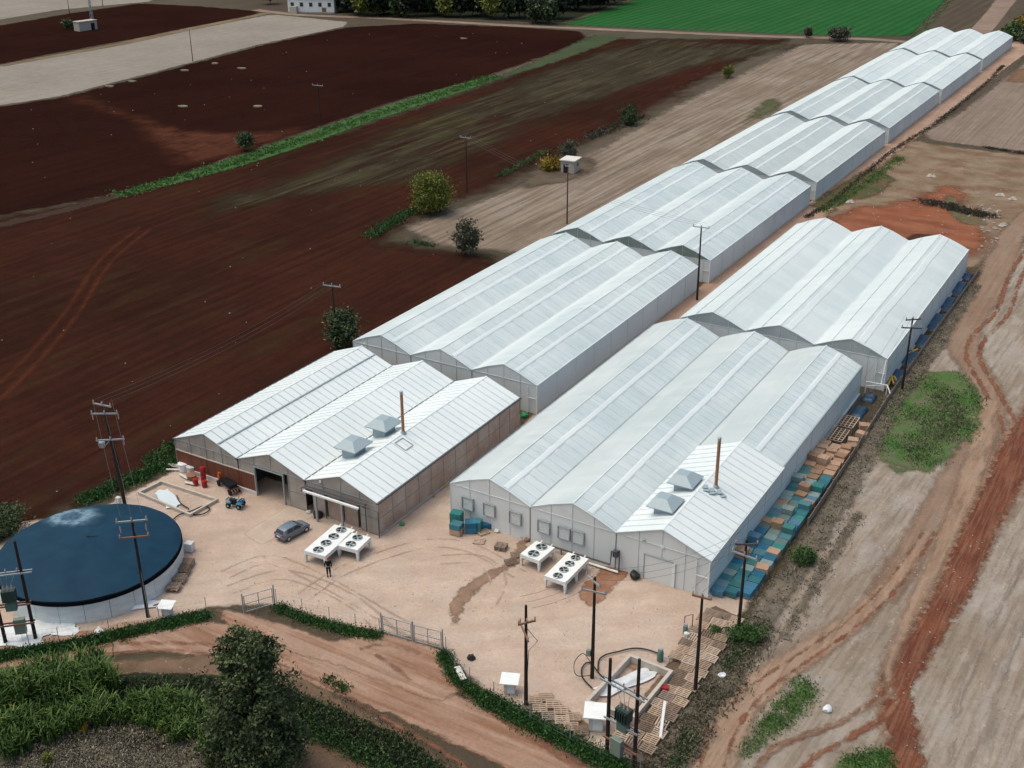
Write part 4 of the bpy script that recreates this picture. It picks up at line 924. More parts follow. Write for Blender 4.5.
# ------------------------------------------------------------------ poles and wires
def pole(px, py, h, label, arms=(), mat='pole', group='utility poles', r=0.16, lean=(0, 0), cat='utility pole', extra=None):
    """arms: (height below top, half length, angle, tilt, material, insulator count)"""
    x, y = gp(px, py)
    t = thing('utility_pole', (x, y, 0), label, cat, group)
    tx, ty = x+lean[0], y+lean[1]
    at = lambda z: (x+(tx-x)*z/h, y+(ty-y)*z/h, z)
    mb().tube([(x, y, -0.2), at(h*0.5), at(h)], r*2.2, 8, r*1.3).build('post', MT[mat], t, smooth=True)
    for (dz, L, an, tilt, am, ni) in arms:
        c = Vector(at(h-dz)); d = Vector((math.cos(an), math.sin(an), tilt)); o = d.cross(Vector((0, 0, 1))).normalized()*0.16
        m = mb(); m.bar(c-d*L+o, c+d*L+o, 0.12, 0.15); a = m.build('cross_arm', MT[am], t)
        for k in range(ni):
            u = -1+2*k/max(1, ni-1) if ni > 1 else 0; p = c+d*L*u*0.93+o
            mb().lathe((p.x, p.y, p.z+0.07), [(0.03, 0), (0.07, 0.1), (0.05, 0.16), (0.08, 0.22), (0.05, 0.3), (0.02, 0.36)], 8).build('insulator', MT['insul'], a)
    if extra: extra(t, at)
    return Vector((tx, ty, h))
def drop_insulators(t, at, zs, L, an):
    for z in zs:
        c = Vector(at(z))
        for s in (-1, 0.05, 1):
            p = c+Vector((math.cos(an), math.sin(an), 0))*L*s
            mb().lathe((p.x, p.y, p.z-0.75), [(0.04, 0), (0.07, 0.1), (0.045, 0.2), (0.07, 0.3), (0.045, 0.42), (0.07, 0.5), (0.03, 0.7)], 8).build('fuse_cutout', MT['insul'], t)
def wires(a, b, label, n=3, sp=0.9, sag=1.0, r=0.014):
    a = Vector(a); b = Vector(b); d = (b-a); d.z = 0; o = Vector((-d.y, d.x, 0)).normalized()
    t = thing('power_line', a, label, 'power line', 'overhead lines between the poles')
    for k in range(n):
        off = o*(k-(n-1)/2)*sp; pts = []
        for q in range(13):
            u = q/12; p = a.lerp(b, u)+off; p.z += 0.3-sag*4*u*(1-u); pts.append(p)
        mb().tube(pts, r*2, 4).build('wire', MT['dark_steel'], t)
A1 = -0.15       # arms roughly across the rows
P1 = pole(148, 617, 10.6, 'dark pole in front of the round tank with a pale and a rusty crossarm', [(0.25, 1.35, 0.7, 0.0, 'steel', 3), (1.9, 1.3, 0.7, 0.0, 'rust', 2)], extra=lambda t, at: (drop_insulators(t, at, (9.9,), 1.1, 0.7), mb().tube([(t.location.x+0.25, t.location.y-0.1, 0.2), at(8.6)], 0.05, 5).build('earth_pipe', MT['steel'], t)))
def twin(t, at):
    x, y = t.location.x, t.location.y
    mb().tube([(x-2.2, y+1.6, -0.2), (x-0.9, y+0.7, 5.0), at(9.2)], 0.34, 7, 0.24).build('stay_post', MT['pole'], t, smooth=True)
    m = mb(); c = at(7.2); m.lathe((c[0]-1.2, c[1]-0.3, c[2]-0.3), [(0.28, 0), (0.34, 0.1), (0.34, 0.6), (0.25, 0.7)], 10); m.bar((c[0]-0.7, c[1]-0.2, c[2]+0.05), (c[0], c[1], c[2]+0.9), 0.08); m.build('switch_can', MT['steel'], t)
    drop_insulators(t, at, (10.9, 8.0), 1.3, 0.6)
    m = mb(); m.box((x-0.35, y-0.5, 0.9), (0.5, 0.4, 1.4)); m.build('meter_box', MT['offwhite'], t)
P2 = pole(126, 509, 12.0, 'tall braced twin pole behind the tank with three stacked crossarms', [(0.15, 1.15, 0.15, 0.0, 'steel', 3), (1.1, 1.4, 0.55, 0.0, 'steel', 3), (4.0, 1.45, 0.65, 0.0, 'steel', 3)], lean=(-1.5, 0.5), r=0.19, extra=twin)
P3 = pole(526, 705, 9.9, 'dark pole in the yard behind the small cabinet, with short pink insulators', [(1.55, 0.75, 0.9, 0.0, 'rust', 3), (2.5, 1.0, -0.7, -0.25, 'rust', 2)], extra=lambda t, at: mb().tube([at(7.8), (t.location.x+0.9, t.location.y+0.3, 6.6), (t.location.x+0.25, t.location.y, 5.6), at(0.3)], 0.06, 5).build('cable', MT['dark_steel'], t))
def greenbox(t, at):
    x, y = t.location.x, t.location.y
    mb().box((x-0.32, y-0.1, 2.6), (0.35, 0.3, 0.6)).build('meter_box', MT['cabinet_grn'], t)
    m = mb(); m.tube([tuple(p) for p in smooth3([at(0.3), (x-1.0, y-0.9, 0.5), (x-1.6, y-0.2, 1.1), (x-1.2, y+0.6, 1.7), (x-0.1, y+0.2, 1.3), (x, y, 2.6)])], 0.07, 5); m.build('cable', MT['black'], t)
P4 = pole(592, 678, 10.2, 'dark pole with two crossed steel arms near the pale walled enclosure', [(0.3, 1.0, -0.5, 0.0, 'steel', 3), (1.3, 1.1, 0.1, 0.05, 'steel', 2)], extra=greenbox)
P5 = pole(695, 693, 9.8, 'thin dark pole standing in the wooden pallet walkway', [(0.1, 0.8, 0.1, 0.0, 'rust', 3)])
P6 = pole(738, 633, 9.8, 'dark pole beside the crates at the greenhouse corner, two short arms', [(0.35, 1.0, 0.5, 0.0, 'dark_steel', 2), (1.5, 1.2, -0.1, 0.0, 'steel', 3)])
P7 = pole(902, 390, 10.0, 'dark pole beside the weedy green patch with two crossarms', [(0.15, 1.0, 0.7, 0.0, 'dark_steel', 3), (1.3, 1.25, 0.4, 0.0, 'dark_steel', 3)])
P8 = pole(697, 300, 11.7, 'dark pole in the sandy lane between the long greenhouse rows', [(0.15, 1.3, 0.1, 0.0, 'steel', 3)], lean=(-0.3, 0.6))
P9 = pole(567, 224, 11.2, 'brown pole at the edge of the stubble beside the small hut', [(0.2, 0.5, 0.1, 0, 'steel', 2)], mat='pole_brown', r=0.14)
P10 = pole(467, 193, 11.5, 'dark pole between the ploughed field and the yellow bush', [(0.15, 1.25, 0.1, 0, 'steel', 3)], r=0.13)
P11 = pole(321, 127, 10.5, 'faint dark pole on the grass strip between the two fields', [(0.15, 1.6, 0.1, 0, 'steel', 3)], r=0.12)
P12 = pole(193, 62, 10.5, 'lone far pole in the pale harvested strip', [(0.15, 1.0, 0.1, 0, 'steel', 3)], r=0.13)
P13 = pole(337, 349, 9.6, 'dark pole behind the round dark bush with a pale crossarm', [(0.15, 1.35, 0.2, 0, 'steel', 3)], r=0.13)
pole(70, 16, 9.5, 'far pole left of the pump shed', [(0.15, 0.9, 0.1, 0, 'steel', 3)], r=0.13)
pole(103, 6, 9.5, 'far pole right of the pump shed, beyond the lattice mast', [(0.15, 0.9, 0.1, 0, 'steel', 3)], r=0.13)
wires(P2, P13, 'wires from the twin pole to the pole behind the dark bush')
wires(P10, P8, 'wires crossing the greenhouse roof from the stubble field', sag=2.0)
wires(P3, P4, 'short wires between the two yard poles', sag=0.4)
wires(P4, P6, 'wires from the yard pole to the crate corner pole', sag=1.2)
wires(P5, P6, 'wires between the walkway pole and the crate corner pole', sag=0.5)
wires(P6, P7, 'wires running along the fence outside the crates', sag=1.8)
wires(P1, P2, 'wires over the dark round tank cover', sag=0.3)

def h_frame(pa, pb, ha, hb, label, tz, arms):
    (xa, ya), (xb, yb) = pa, pb
    t = thing('transformer_frame', ((xa+xb)/2, (ya+yb)/2, 0), label, 'transformer', 'twin pole transformers')
    for (x, y, h) in ((xa, ya, ha), (xb, yb, hb)):
        mb().tube([(x, y, -0.2), (x, y, h*0.5), (x, y, h)], 0.36, 8, 0.24).build('post', MT['pole'], t, smooth=True)
    d = Vector((xb-xa, yb-ya, 0)); n = d.normalized(); sd = Vector((-n.y, n.x, 0))
    L = lambda u, z, o=0: Vector((xa, ya, z))+d*u+sd*o
    for z, mt, ex in arms:
        for o in (-0.2, 0.2): mb().bar(L(-ex, z, o), L(1+ex, z, o), 0.1, 0.14).build('cross_beam', MT[mt], t)
    # transformer tank on its platform
    c = L(0.55, tz+0.65)
    an = math.atan2(d.y, d.x)
    tank = mb().box(c, (1.15, 0.75, 1.1), an).build('transformer_tank', MT['transf_dk'], t)
    for k in range(5): mb().box(c+n*(-0.44+0.22*k)-sd*0.47, (0.06, 0.22, 0.9), an).build('cooling_fin', MT['transf_dk'], tank)
    for k in range(3):
        p = c+n*(-0.35+0.35*k)
        mb().lathe((p.x, p.y, p.z+0.53), [(0.1, 0), (0.06, 0.1), (0.1, 0.18), (0.06, 0.28), (0.08, 0.36), (0.03, 0.5)], 8).build('bushing', MT['insul'], tank)
    lo = c-Vector((0, 0, 1.15)); mb().box(lo, (0.9, 0.6, 0.75), an).build('lower_housing', MT['transf'], t)
    p = L(0.45, 1.5, -0.35) if tz < 5 else L(0.6, 1.6, -0.3)
    mb().box((p.x, p.y, p.z), (0.95, 0.5, 1.5), an).build('switch_cabinet', MT['cabinet_grn'], t)
    m = mb()
    for k in range(3): m.tube([c+n*(-0.35+0.35*k)+Vector((0, 0, 1.0)), L(0.3+0.2*k, tz+2.4, 0.1), L(0.2+0.3*k, arms[0][0], 0)], 0.05, 4)
    m.build('jumper_cable', MT['steel'], t)
    for k in range(3):
        q = L(0.12+0.38*k, arms[0][0]+0.1); mb().lathe(q, [(0.04, 0), (0.08, 0.1), (0.05, 0.2), (0.08, 0.3), (0.03, 0.42)], 8).build('insulator', MT['insul'], t)
    return t
h_frame(gp(36, 640), gp(6, 644), 10.4, 7.9, 'left transformer on two dark poles beside the round tank', 4.4, [(7.2, 'steel', 0.35), (4.0, 'rust', 0.1), (2.0, 'rust', 0.1)])
h_frame(gp(607, 752), gp(634, 768), 9.0, 10.3, 'green transformer on two dark poles beside the pallet walkway', 3.9, [(6.9, 'steel', 0.3), (3.5, 'steel', 0.1), (1.6, 'rust', 0.12)])

# ------------------------------------------------------------------ round tank
def tank():
    cx, cy = -85.9, 63.2
    # fit: the dark rim lies about 1.7 m up
    zt = 2.4; a = gp(-4, 558, zt); b = gp(181, 543, zt)
    cx, cy = (a[0]+b[0])/2, (a[1]+b[1])/2; r = math.hypot(a[0]-b[0], a[1]-b[1])/2
    t = thing('water_tank', (cx, cy, 0), 'round metal water tank with a dark blue sheet cover', 'tank')
    n = 24
    for k in range(n):
        t0, t1 = 2*math.pi*k/n, 2*math.pi*(k+1)/n-0.004; m = mb(); pts = []
        for q in range(5):
            u = t0+(t1-t0)*q/4
            pts.append((cx+math.cos(u)*r, cy+math.sin(u)*r))
        ins = [(cx+(x-cx)*0.994, cy+(y-cy)*0.994) for x, y in pts]
        m.prism(pts+ins[::-1], 0, zt-0.25, 'z'); m.build('wall_sheet', MT['tank_wall'], t)
    m = mb(); m.lathe((cx, cy, 0), [(r+0.02, zt-0.42), (r+0.07, zt-0.35), (r+0.07, zt+0.02), (r-0.05, zt+0.08)], 72); m.build('cover_skirt', MT['matt_black'], t, smooth=True)
    # sheet cover: a low dome pulled tight, with folds running to the rim
    V = []; fs = []; nr, na = 26, 96
    for i in range(nr+1):
        rr = r*1.0*i/nr; q = i/nr
        for k in range(na):
            u = 2*math.pi*k/na
            z = zt+0.1+1.25*(1-q**2.2)-0.10*math.sin(math.pi*q)**2*(0.5+0.5*math.sin(u*7+1.0))
            z += 0.025*math.sin(u*16+2*math.sin(u*3))*q+0.02*math.sin(rr*2.1+u*5)*(q > 0.1)
            V.append((rr*math.cos(u), rr*math.sin(u), z))
    for i in range(nr):
        for k in range(na): fs.append((i*na+k, (i+1)*na+k, (i+1)*na+(k+1) % na, i*na+(k+1) % na))
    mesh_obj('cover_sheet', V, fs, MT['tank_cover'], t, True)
    m = mb(); m.tube([(cx-0.9, cy+0.5, zt+1.34), (cx-0.2, cy+0.2, zt+1.40), (cx+0.5, cy+0.9, zt+1.33)], 0.12, 5); m.build('cover_seam', MT['black'], t)
    return cx, cy, r
TCX, TCY, TR = tank()
def tarp(px, py, sx, sy, label, h=0.5, mat='tarp', rz=0.0, name='tarpaulin', cat='tarpaulin', group=None, seed=1, z0=0.12):
    """crumpled sheet lying on the ground, with an uneven outline"""
    x, y = gp(px, py); rng = np.random.default_rng(seed); n = 14; V = []; fs = []
    hh = rng.random((n+1, n+1)); ca, sa = math.cos(rz), math.sin(rz)
    for j in range(n+1):
        for i in range(n+1):
            u, v = i/n*2-1, j/n*2-1
            k = 1+0.10*math.sin(4*v+seed)+0.08*math.sin(7*u+seed*2)
            e = max(0, 1-max(abs(u), abs(v))**4)
            z = z0+e*h*(0.35+0.65*hh[j, i])*(0.5+0.5*math.sin(u*4+v*3+seed))
            a, b = u*sx/2*k, v*sy/2*(1+0.10*math.sin(5*u+seed))
            V.append((a*ca-b*sa, a*sa+b*ca, z))
    for j in range(n):
        for i in range(n): fs.append((j*(n+1)+i, j*(n+1)+i+1, (j+1)*(n+1)+i+1, (j+1)*(n+1)+i))
    o = mesh_obj(name, V, fs, MT[mat], None, True); o.location = (x, y, 0)
    return tag(o, label, cat, group)
tarp(46, 627, 4.6, 3.0, 'white tarpaulin heaped below the left transformer poles', rz=0.75, seed=3)
tarp(18, 637, 5.5, 3.0, 'white sheet lying left of the transformer poles by the hedge', 0.3, rz=0.5, seed=5)
tarp(66, 632, 2.4, 1.3, 'small white sheet spread on the sand below the tank', 0.2, rz=0.5, seed=8)
tarp(70, 619, 1.1, 4.0, 'pale plastic strip leaning out from the tank wall', 0.4, rz=-0.6, seed=11)
tarp(104, 610, 9.0, 1.3, 'long rolled white sheet lying along the foot of the tank', 0.5, rz=0.72, seed=13)
tarp(100, 632, 0.9, 0.6, 'small crumpled white sack by the hedge below the tank', 0.5, rz=0.3, seed=14, name='sack', cat='sack')

# ------------------------------------------------------------------ crates, pallets
def make_pallet(mat, name='pallet', w=1.2, d=1.0, n=5):
    m = mb()
    for k in range(3): m.box((-w/2+0.07+(w-0.14)*k/2, 0, 0.055), (0.1, d, 0.1))
    for k in range(n): m.box((0, -d/2+0.06+(d-0.12)*k/(n-1), 0.118), (w, d/n*0.6, 0.03))
    o = m.build(name, MT[mat]); COL.objects.unlink(o); return o
def make_crate(mat, h=0.6, w=1.18, d=1.0, name='crate'):
    """open slatted bin: boarded walls, corner posts and board lid"""
    m = mb(); t = 0.03
    nb = 4
    for k in range(nb):
        z = h*(k+0.5)/nb; hz = h/nb*0.84
        for s in (-1, 1):
            m.box((0, s*(d/2-t/2), z), (w, t, hz)); m.box((s*(w/2-t/2), 0, z), (t, d-2*t, hz))
    for sx in (-1, 1):
        for sy in (-1, 1): m.box((sx*(w/2-0.06), sy*(d/2-0.06), h/2), (0.07, 0.07, h+0.02))
    for k in range(7): m.box((0, -d/2+0.07+(d-0.14)*k/6, h-0.03), (w-0.08, d/7*0.72, 0.03))
    o = m.build(name, MT[mat]); COL.objects.unlink(o); return o
def place(src, x, y, z=0.0, rz=0.0, label=None, cat=None, group=None, tilt=0.0):
    o = src.copy(); o.data = src.data; COL.objects.link(o); o.location = (x, y, z); o.rotation_euler = (tilt, 0, rz)
    return tag(o, label, cat, group)
PW = make_pallet('pallet'); PD = make_pallet('pallet_dk')
CR = {k: make_crate(k) for k in ('teal', 'teal2', 'blue', 'tan_crate', 'greyteal')}
CN = {'teal': 'teal', 'teal2': 'green teal', 'blue': 'dark blue', 'tan_crate': 'tan wooden', 'greyteal': 'faded grey teal'}
rr = random.Random(11)
ORD = 'first second third fourth fifth sixth seventh eighth ninth tenth eleventh twelfth thirteenth fourteenth fifteenth sixteenth seventeenth eighteenth nineteenth twentieth'.split()
ORD += ['twenty-'+o for o in ORD[:9]]+['thirtieth']+['thirty-'+o for o in ORD[:9]]
for col, xc in enumerate((-30.05, -28.83, -27.61)):
    y = 87.9+col*0.5; n = 0
    while y < 122:
        if y > 114.6: kind = 'tan_crate' if rr.random() < 0.86 else 'greyteal'
        elif y > 108 and col == 1: kind = 'tan_crate' if rr.random() < 0.6 else 'greyteal'
        else:
            u = rr.random()
            kind = 'teal' if u < 0.33 else 'blue' if u < 0.52 else 'teal2' if u < 0.65 else 'greyteal' if u < 0.91 else 'tan_crate'
        lev = 1 if rr.random() < 0.94 else 2
        where = ('wall-side', 'middle', 'fence-side')[col]
        for l in range(lev):
            k2 = kind if l == lev-1 else ('teal' if kind != 'tan_crate' else 'tan_crate')
            place(CR[k2], xc+rr.uniform(-0.05, 0.05), y+rr.uniform(-0.03, 0.03), 0.1+l*0.63+rr.uniform(0, 0.04)+(rr.uniform(0, 0.3) if k2 == 'tan_crate' else 0), rr.uniform(-0.05, 0.05)*(3 if k2 == 'tan_crate' else 1),
                  '%s crate, %s from the yard in the %s crate row%s' % (CN[k2], ORD[n], where, ', on top' if l else ''), 'crate', 'crates stacked along the greenhouse wall')
        n += 1; y += 1.06 if kind != 'tan_crate' else rr.uniform(1.08, 1.25)
# wooden lattice frames lying past the crates
def lattice(x, y, sx, sy, nx, ny, label):
    m = mb()
    t = thing('wooden_lattice', (x, y, 0), label, 'wooden frame', 'lattice frames beside the greenhouse')
    for i in range(nx): mb().box((x-sx/2+sx*i/(nx-1), y, 0.75), (0.11, sy, 0.06)).build('lath', MT['pallet'], t)
    for j in range(ny): mb().box((x, y-sy/2+sy*j/(ny-1), 0.68), (sx, 0.11, 0.06)).build('lath', MT['pallet'], t)
    for sx_ in (-1, 1):
        for sy_ in (-1, 1): mb().box((x+sx_*(sx/2-0.1), y+sy_*(sy/2-0.1), 0.34), (0.1, 0.1, 0.66)).build('leg', MT['pallet'], t)
lattice(-29.5, 124.6, 1.9, 3.4, 5, 7, 'open wooden lattice frame just past the tan crates')
lattice(-29.4, 128.6, 1.9, 3.2, 5, 6, 'second open wooden lattice frame, farther from the yard')
for k, (x, y, rz) in enumerate(((-27.6, 124.4, 0.2), (-27.2, 126.6, -0.1), (-27.5, 128.9, 0.35), (-27.3, 122.9, 0.6))):
    place(CR['tan_crate'], x, y, 0.1, rz, 'tan wooden crate askew by the lattice frames, %s along the fence' % ORD[k], 'crate', 'loose tan crates by the lattice frames')
# walkway of weathered pallets at the lower right
ra = random.Random(5)
for j in range(19):
    for i in range(3):
        x = -29.35+i*1.22-(0.25 if j % 2 else 0); y = 65.4+j*1.06
        if i == 0 and y < 76.2 and y > 67.2: continue
        dark = ra.random() < 0.22
        place(PD if dark else PW, x+ra.uniform(-0.05, 0.05), y+ra.uniform(-0.04, 0.04), 0.22+ra.uniform(0, 0.10), ra.uniform(-0.07, 0.07)+(math.pi/2 if ra.random() < 0.12 else 0),
              '%s pallet, %s across in the %s row of the fence walkway' % ('dark' if dark else 'pale', ORD[i], ORD[j]), 'pallet', 'pallets laid as a walkway')
for k, (px, py) in enumerate(((535, 701), (546, 699), (540, 710), (553, 706), (549, 718), (561, 712), (562, 722), (573, 719), (571, 729), (581, 733))):
    x, y = gp(px, py); place(PD if k in (4, 9) else PW, x, y, 0.09+0.01*k, 0.55+ra.uniform(-0.08, 0.08), '%s pallet, %s from the yard pole in the strip behind the hedge' % ('dark' if k in (4, 9) else 'pale', ORD[k]), 'pallet', 'pallets behind the lower hedge')
x, y = gp(664, 692); tag(mb().box((0, 0, 0.2), (0.8, 0.55, 0.35), 0.3, 0.9).build('plastic_tray', MT['red']), 'faded red tray lying on the pallet walkway', 'tray').location = (x, y, 0.2)
# stack beside the tank
for k, (px, py, n) in enumerate(((188, 566, 4), (184, 574, 5), (180, 582, 4), (174, 590, 3))):
    x, y = gp(px, py)
    for l in range(n):
        place(PD if (l+k) % 2 else PW, x+ra.uniform(-0.06, 0.06), y+ra.uniform(-0.06, 0.06), 0.12+0.14*l, 0.4+ra.uniform(-0.1, 0.1), 'weathered pallet, %s from the ground in the %s stack by the round tank' % (ORD[l], ORD[k]), 'pallet', 'pallet stacks by the tank')
x, y = gp(190, 551); tag(mb().box((0, 0, 0.5), (0.8, 0.7, 0.9), 0.3).build('storage_box', MT['tarp']), 'small white box on the sand right of the tank', 'box').location = (x, y, 0.05)
# pallets and blue crates before the front greenhouse
for k, (px, py, kd, n, rz) in enumerate(((458, 530, 'teal', 2, 0.1), (457, 528, 'teal2', 3, 0.2), (471, 532, 'blue', 2, 0.5), (476, 531, 'teal', 2, 0.3), (486, 528, 'blue', 1, 0.9))):
    x, y = gp(px, py)
    if k == 0: x += 0.3; y -= 0.7
    for l in range(n):
        kk = 'tan_crate' if (k == 0 and l == 0) else kd
        place(CR[kk], x, y, 0.09+0.63*l, rz, '%s crate %s of the %s stack before the front greenhouse corner' % (CN[kk], ('at the bottom', 'on the second level', 'on the top level')[l], ORD[k]), 'crate', 'crates before the front greenhouse')
place(PW, *gp(479, 542), 0.1, 0.35, 'pale pallet lying flat in front of the blue crates', 'pallet', tilt=0.12)
place(PW, *gp(483, 533), 0.12, 1.1, 'pale pallet lying between the blue crates and the wall', 'pallet', tilt=0.1)
place(PW, gp(463, 520)[0], 86.2, 0.62, 0.1, 'pallet standing upright against the greenhouse gable behind the crates', 'pallet', tilt=1.25)
for l in range(3): place(PD, *gp(501, 549), 0.09+0.14*l, 0.2, 'dark pallet, %s from the ground in the low stack on the sand' % ORD[l], 'pallet', 'low pallet stack on the sand')
place(PD, *gp(511, 563), 0.1, 0.9, 'dark pallet lying by the wet trickle, nearer the camera', 'pallet'); place(PD, *gp(517, 556), 0.12, 0.8, 'dark pallet lying by the wet trickle, nearer the wall', 'pallet')

# ------------------------------------------------------------------ yard things
def condenser(pts, nf, label, zt=1.35):
    """flat cooling unit on legs; pts = near-left, near-right, far-right pixels of its top plate"""
    a, b, c = [Vector((*gp(px, py, zt), zt)) for px, py in pts]
    ux = (b-a); uy = (c-b); w = ux.length; L = uy.length; ux.normalize(); uy = (uy-ux*uy.dot(ux)).normalized()
    ctr = (a+c)/2; an = math.atan2(ux.y, ux.x)
    t = thing('cooling_unit', (ctr.x, ctr.y, 0), label, 'cooling unit', 'white rooftop style cooling units in the yard', an)
    # parts are in the unit's own frame: x across, y along
    m = mb(); m.box((0, 0, zt-0.22), (w, L, 0.4)); m.build('casing', MT['white'], t, world=False)
    mb().box((0, 0, zt-0.47), (w-0.16, L-0.16, 0.12)).build('coil_tray', MT['steel'], t, world=False)
    for k in range(nf):
        y = -L/2+L*(k+0.5)/nf; r = min(w*0.3, L/nf*0.38)
        m = mb(); n = 20; prof = [(r*0.98, zt-0.02), (r*1.08, zt-0.02), (r*1.06, zt+0.07), (r*0.98, zt+0.09)]
        V = []; 
        for (q, z) in prof:
            for i in range(n): V.append((q*math.cos(2*math.pi*i/n), y+q*math.sin(2*math.pi*i/n), z))
        fs = [(i*n+j, i*n+(j+1) % n, ((i+1) % 4)*n+(j+1) % n, ((i+1) % 4)*n+j) for i in range(4) for j in range(n)]
        m.add(V, fs); f = m.build('fan_ring', MT['steel'], t, world=False)
        mb().lathe((0, y, zt-0.012), [(r*0.985, 0), (r*0.985, 0.02)], 20).build('fan_well', MT['black'], f, world=False)
        m = mb(); m.lathe((0, y, zt+0.01), [(r*0.25, 0), (r*0.22, 0.06)], 10)
        for j in range(4):
            u = j*math.pi/2+k*0.6
            e = lambda d, q, z: (math.cos(u+d)*r*q, y+math.sin(u+d)*r*q, z)
            m.add([e(-0.25, 0.25, zt+0.03), e(0.25, 0.25, zt+0.055), e(0.42, 0.9, zt+0.055), e(-0.1, 0.92, zt+0.03),
                   e(-0.25, 0.25, zt+0.022), e(0.25, 0.25, zt+0.047), e(0.42, 0.9, zt+0.047), e(-0.1, 0.92, zt+0.022)],
                  [(0, 1, 2, 3), (7, 6, 5, 4), (0, 4, 5, 1), (1, 5, 6, 2), (2, 6, 7, 3), (3, 7, 4, 0)])
        m.build('fan_blades', MT['steel'], f, world=False)
    nl = 2 if nf < 3 else 3
    for k in range(nl):
        for s in (-1, 1):
            mb().box((s*(w/2-0.08), -L/2+0.12+(L-0.24)*k/(nl-1), (zt-0.4)/2+0.02), (0.16, 0.2, zt-0.42), 0, 1.5).build('leg', MT['white'], t, world=False)
    for s in (-0.3, 0.25):
        mb().tube([(s*w, L/2-0.05, zt-0.2), (s*w, L/2+0.45, zt-0.1)], 0.14, 7).build('pipe_stub', MT['white'], t, world=False)
    return t
condenser([(303, 550), (324, 556), (356, 530)], 4, 'long four fan white cooling unit beside the parked car')
condenser([(337, 545), (357, 550), (371, 537)], 2, 'short two fan white cooling unit between the long one and the shed')
condenser([(521, 554), (540, 561), (554, 547)], 2, 'short two fan white cooling unit at the end of the wet trickle')
condenser([(543, 575), (564, 582), (590, 559)], 4, 'long four fan white cooling unit before the front greenhouse')

